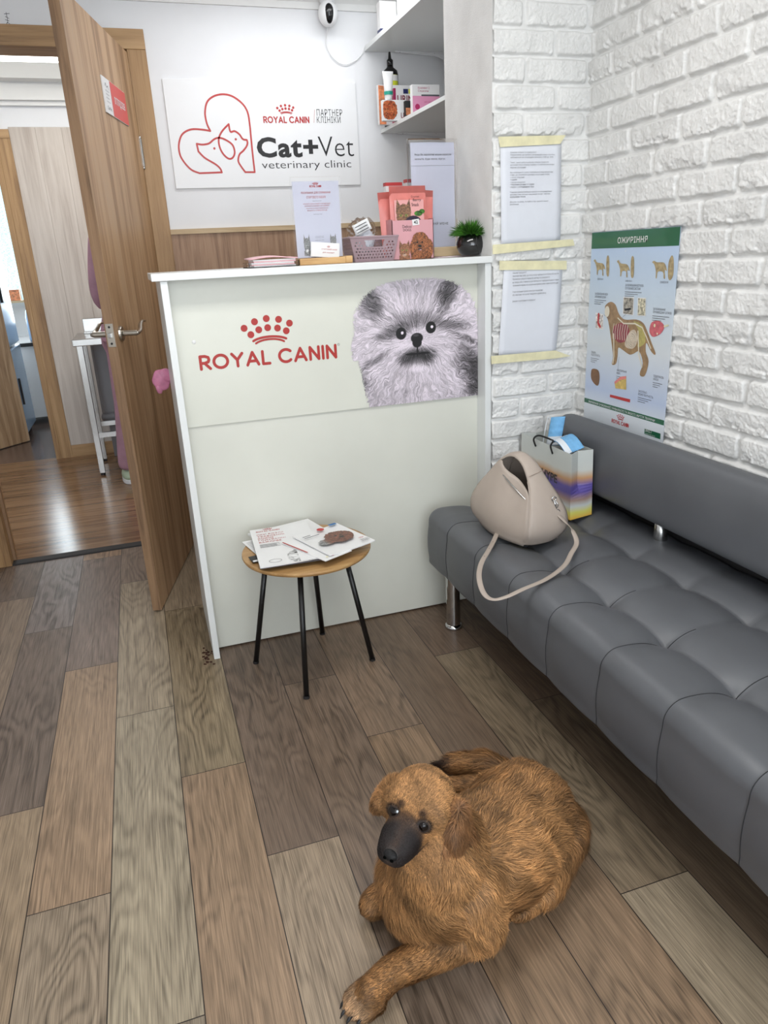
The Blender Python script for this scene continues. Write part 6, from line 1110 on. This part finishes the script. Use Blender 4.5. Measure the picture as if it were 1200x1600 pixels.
def colour(P, reg, jit):
    n = len(P); r = regn[reg]; q = P-hO; f, l, u = q@hF, q@hL, q@hU
    big = fbm(P[:,0]*18+P[:,2]*9, P[:,1]*18, 3, 101)[:,None]; c = np.array([154,114,74])[None]*(1+.28*(big-.5)*2*.7)
    rump = sst(.60,.74,P[:,0])[:,None]*.42; c = c*(1-rump)+np.array([92,64,42])*rump
    hi = sst(.10,.02,P[:,2])[:,None]*.15; c = c*(1-hi)+np.array([160,110,64])*hi
    head = ((f > -.13)&(np.abs(l) < .10)&(np.abs(u) < .10))[:,None]*1.0; top = sst(-.02,.05,u)[:,None]*head; c = c*(1-top*.4)+np.array([170,128,86])*top*.4
    ch = sst(.02,.10,-(u))[:,None]*0
    mz = sst(-.010,.012,f-.85*np.clip(np.abs(l)-.010,0,1)*(u > -.034)-np.clip(u-.0,0,1)*1.0)[:,None]*((f > -.02)&(np.abs(l) < .06)&(u > -.085)&(u < .03))[:,None]; m2_ = mz*sst(.012,.040,f)[:,None]; c = c*(1-mz*.80)+np.array([74,58,48])*mz*.80; c = c*(1-m2_*.95)+np.array([34,29,29])*m2_*.95
    br = np.exp(-((l/.008)**2))*sst(-.03,.0,f)*sst(.03,.0,u)*.45; br = br[:,None]*head; c = c*(1-br)+np.array([90,66,50])*br
    for s, e in zip((-1,1), EYES):
        d = np.linalg.norm(P-e,axis=1); k = sst(.0165,.0115,d)[:,None]; c = c*(1-k)+np.array([34,26,24])*k; d2 = np.linalg.norm(P-(e+hU*.017-hL*s*.006),axis=1); k = sst(.010,.003,d2)[:,None]*.75; c = c*(1-k)+np.array([52,38,30])*k
        ear = ((l*s > .060)&(f > -.10)&(f < -.01)&(np.abs(u) < .06))[:,None]*(.55 if s > 0 else .22); c = c*(1-ear)+np.array([104,70,46])*ear
    toe = (r == 'toe')[:,None]*.35*sst(.215,.185,P[:,0])[:,None]; c = c*(1-toe)+np.array([196,178,160])*toe
    tt = sst(.600,.575,P[:,0])[:,None]*(r == 'tail')[:,None]; c = c*(1-tt)+np.array([46,34,28])*tt
    pad = np.exp(-(np.linalg.norm(P-np.array([.548,1.315,.045]),axis=1)/.012)**2)[:,None]*0; c = c*(1-pad)+np.array([30,24,22])*pad
    return np.clip(c*jit, 4, 255)
def setcol(me, c):
    c = np.clip(c/255,0,1); c = np.where(c <= .04045, c/12.92, ((c+.055)/1.055)**2.4); at = me.color_attributes.new('Col','FLOAT_COLOR','POINT'); at.data.foreach_set('color', np.concatenate([c,np.ones((len(c),1))],1).astype(np.float32).ravel())
bm_.vertices.foreach_set('co', VV.ravel()); bm_.update(); fl, rg = field(VV); setcol(bm_, colour(VV, rg, .86)); bm_.polygons.foreach_set('use_smooth', [True]*len(bm_.polygons)); bm_.materials.clear(); bm_.materials.append(attr_mat('dog_coat', .7, bump=.4, bs=500)); bm_.name = 'body'
# fur strands
bm_.calc_loop_triangles(); T = np.array([t.vertices[:] for t in bm_.loop_triangles]); ar = .5*np.linalg.norm(np.cross(VV[T[:,1]]-VV[T[:,0]], VV[T[:,2]]-VV[T[:,0]]),axis=1)
cen = VV[T].mean(1); qh = cen-hO; face = ((qh@hF) > -.05)&(np.linalg.norm(qh,axis=1) < .11); wgt = ar*np.where(face,3.2,1.0)*np.where(cen[:,2] < .008,.0,1); NS = 200000; rs = np.random.RandomState(21)
ti = rs.choice(len(T), NS, p=wgt/wgt.sum()); a, b = rs.rand(NS), rs.rand(NS); s_ = a+b > 1; a[s_] = 1-a[s_]; b[s_] = 1-b[s_]
VN = np.array([v.normal[:] for v in bm_.vertices]); P0 = VV[T[ti,0]]*(1-a-b)[:,None]+VV[T[ti,1]]*a[:,None]+VV[T[ti,2]]*b[:,None]; NN = VN[T[ti,0]]*(1-a-b)[:,None]+VN[T[ti,1]]*a[:,None]+VN[T[ti,2]]*b[:,None]; NN /= np.linalg.norm(NN,axis=1,keepdims=True)
D, rg = field(P0); r = regn[rg]; q = P0-hO; f, l, u = q@hF, q@hL, q@hU; hdm = (f > -.115)&(np.linalg.norm(q,axis=1) < .135)
earm = hdm&(np.abs(l) > .062)&(f < -.01); D = np.where(earm[:,None], -hU*1.0-hF*.35+np.sign(l)[:,None]*hL*.1, D); D = D-NN*(D*NN).sum(1,keepdims=True); D /= np.linalg.norm(D,axis=1,keepdims=True)+1e-9; S = np.cross(NN, D)
wav = (fbm(P0[:,0]*17+5, P0[:,1]*17+P0[:,2]*14, 3, 110)-.5)*2.3; wav = wav*np.where(hdm,.35,1.0); D = D*np.cos(wav)[:,None]+S*np.sin(wav)[:,None]; S = np.cross(NN, D)
D = D+np.array([0,0,-.18])*np.where(hdm,.0,1)[:,None]
ln = np.where(hdm, .0080, .029); ln = np.where((f > -.02)&hdm&(np.abs(l) < .05), .0045, ln); ln = np.where((f > .028)&hdm, .0028, ln); ln = np.where(r == 'leg', .013, ln); ln = np.where((r == 'paw')|(r == 'toe'), .0085, ln); ln = np.where(r == 'tail', .034, ln); ln = np.where(hdm&(np.abs(l) > .052)&(f < -.02), .020, ln)
ln = ln*(.65+.6*rs.rand(NS)); lift = (np.where(ln < .016,.62,.36)+.14*rs.randn(NS))[:,None]; 
de = np.minimum(np.linalg.norm(P0-EYES[0],axis=1), np.linalg.norm(P0-EYES[1],axis=1)); nose_c = np.array(hd(.0745,0,-.018)[:]); keep = (de > .0125)&(np.linalg.norm(P0-nose_c,axis=1) > .012)
D1 = D*(1-.3*lift)+NN*lift+S*(.12*rs.randn(NS))[:,None]; D2 = D+NN*(lift*.10)+S*(.22*rs.randn(NS))[:,None]; D1 /= np.linalg.norm(D1,axis=1,keepdims=True); D2 /= np.linalg.norm(D2,axis=1,keepdims=True)
wd_ = np.where(hdm,.00040,.00052)[:,None]*(.8+.5*rs.rand(NS))[:,None]; L = ln[:,None]; base = P0-NN*np.where(ln < .016,.0002,.001)[:,None]; m1 = base+D1*L*.5; m2 = m1+D2*L*.5
for X in (m1, m2): X[:,2] = np.maximum(X[:,2], .0015)
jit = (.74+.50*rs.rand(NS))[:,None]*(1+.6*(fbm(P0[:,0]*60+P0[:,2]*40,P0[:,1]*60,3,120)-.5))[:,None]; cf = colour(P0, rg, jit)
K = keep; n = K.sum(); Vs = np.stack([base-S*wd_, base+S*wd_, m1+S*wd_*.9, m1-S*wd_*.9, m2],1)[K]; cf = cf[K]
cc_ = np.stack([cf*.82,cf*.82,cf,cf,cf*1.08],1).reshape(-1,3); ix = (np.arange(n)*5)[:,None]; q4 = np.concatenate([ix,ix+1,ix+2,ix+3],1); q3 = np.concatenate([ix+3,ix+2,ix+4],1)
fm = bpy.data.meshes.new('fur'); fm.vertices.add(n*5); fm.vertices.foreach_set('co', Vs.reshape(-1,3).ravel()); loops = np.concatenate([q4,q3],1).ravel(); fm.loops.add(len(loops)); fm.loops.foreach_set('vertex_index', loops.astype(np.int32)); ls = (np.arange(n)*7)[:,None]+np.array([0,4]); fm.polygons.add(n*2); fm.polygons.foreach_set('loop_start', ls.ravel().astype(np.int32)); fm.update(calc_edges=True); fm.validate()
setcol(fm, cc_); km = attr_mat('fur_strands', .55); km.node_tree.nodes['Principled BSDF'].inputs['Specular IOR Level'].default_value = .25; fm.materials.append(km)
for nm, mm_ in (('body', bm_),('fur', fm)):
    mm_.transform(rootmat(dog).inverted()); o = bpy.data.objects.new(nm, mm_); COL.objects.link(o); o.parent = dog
# eyes, nose, mouth line, claws
kE = plain('dog_eye', (16,10,8), .04, spec=.35)
for s, e in zip((-1,1), EYES):
    e = Vector(e); g = (Vector((0,0,1.25))-e).normalized(); e1 = obj('eye', MB().ell(e-g*.0005,(.0104,.0104,.0104),20,12), kE, dog, smooth=True)
    obj('eye_white', MB().ell(e-dL*(.0070 if s > 0 else -.0052)+dF*.0052+dU*(.0008 if s > 0 else .0050),(.0026,.0026,.0038),12,8,(dL,dF,dU)), M['mask_white'], e1, smooth=True)
nz = MB().ell(hd(.0745,0,-.018),(.0125,.0090,.0095),22,14,(dL,dF,dU)); nzo = obj('nose', nz, plain('nose_leather',(10,9,10),.6,bump=.6,bs=600,spec=.35), dog, smooth=True); nq = MB()
for s in (-1,1): nq.ell(hd(.0828,s*.0060,-.0195),(.0032,.0022,.0026),10,8,(dL,dF,dU))
obj('nostrils', nq, plain('nostril_dark',(4,4,4),.95,spec=.05), nzo, smooth=True)
mo = [hd(.066,s*x,-.036-.004*abs(x)/.02) if False else hd(.068-.045*t,s*(.004+.022*t),-.037-.004*t) for s in (1,) for t, x in [(k/8,0) for k in range(9)]]
cl = MB()
for a, b in ((-.022,.030),(-.007,.040),(.009,.040),(.023,.030)):
    d = Vector((-.90,-.36,0)).normalized(); s = Vector((d.y,-d.x,0)); q = Vector((.212,.894,.020))+s*a+d*(b+.009); c1_ = obj('claw', MB().tube([q+Vector((0,0,.002)), q+d*.008+Vector((0,0,-.003)), q+d*.013+Vector((0,0,-.010))], [.0034,.0026,.0008], 8), M['black'], dog, smooth=True)
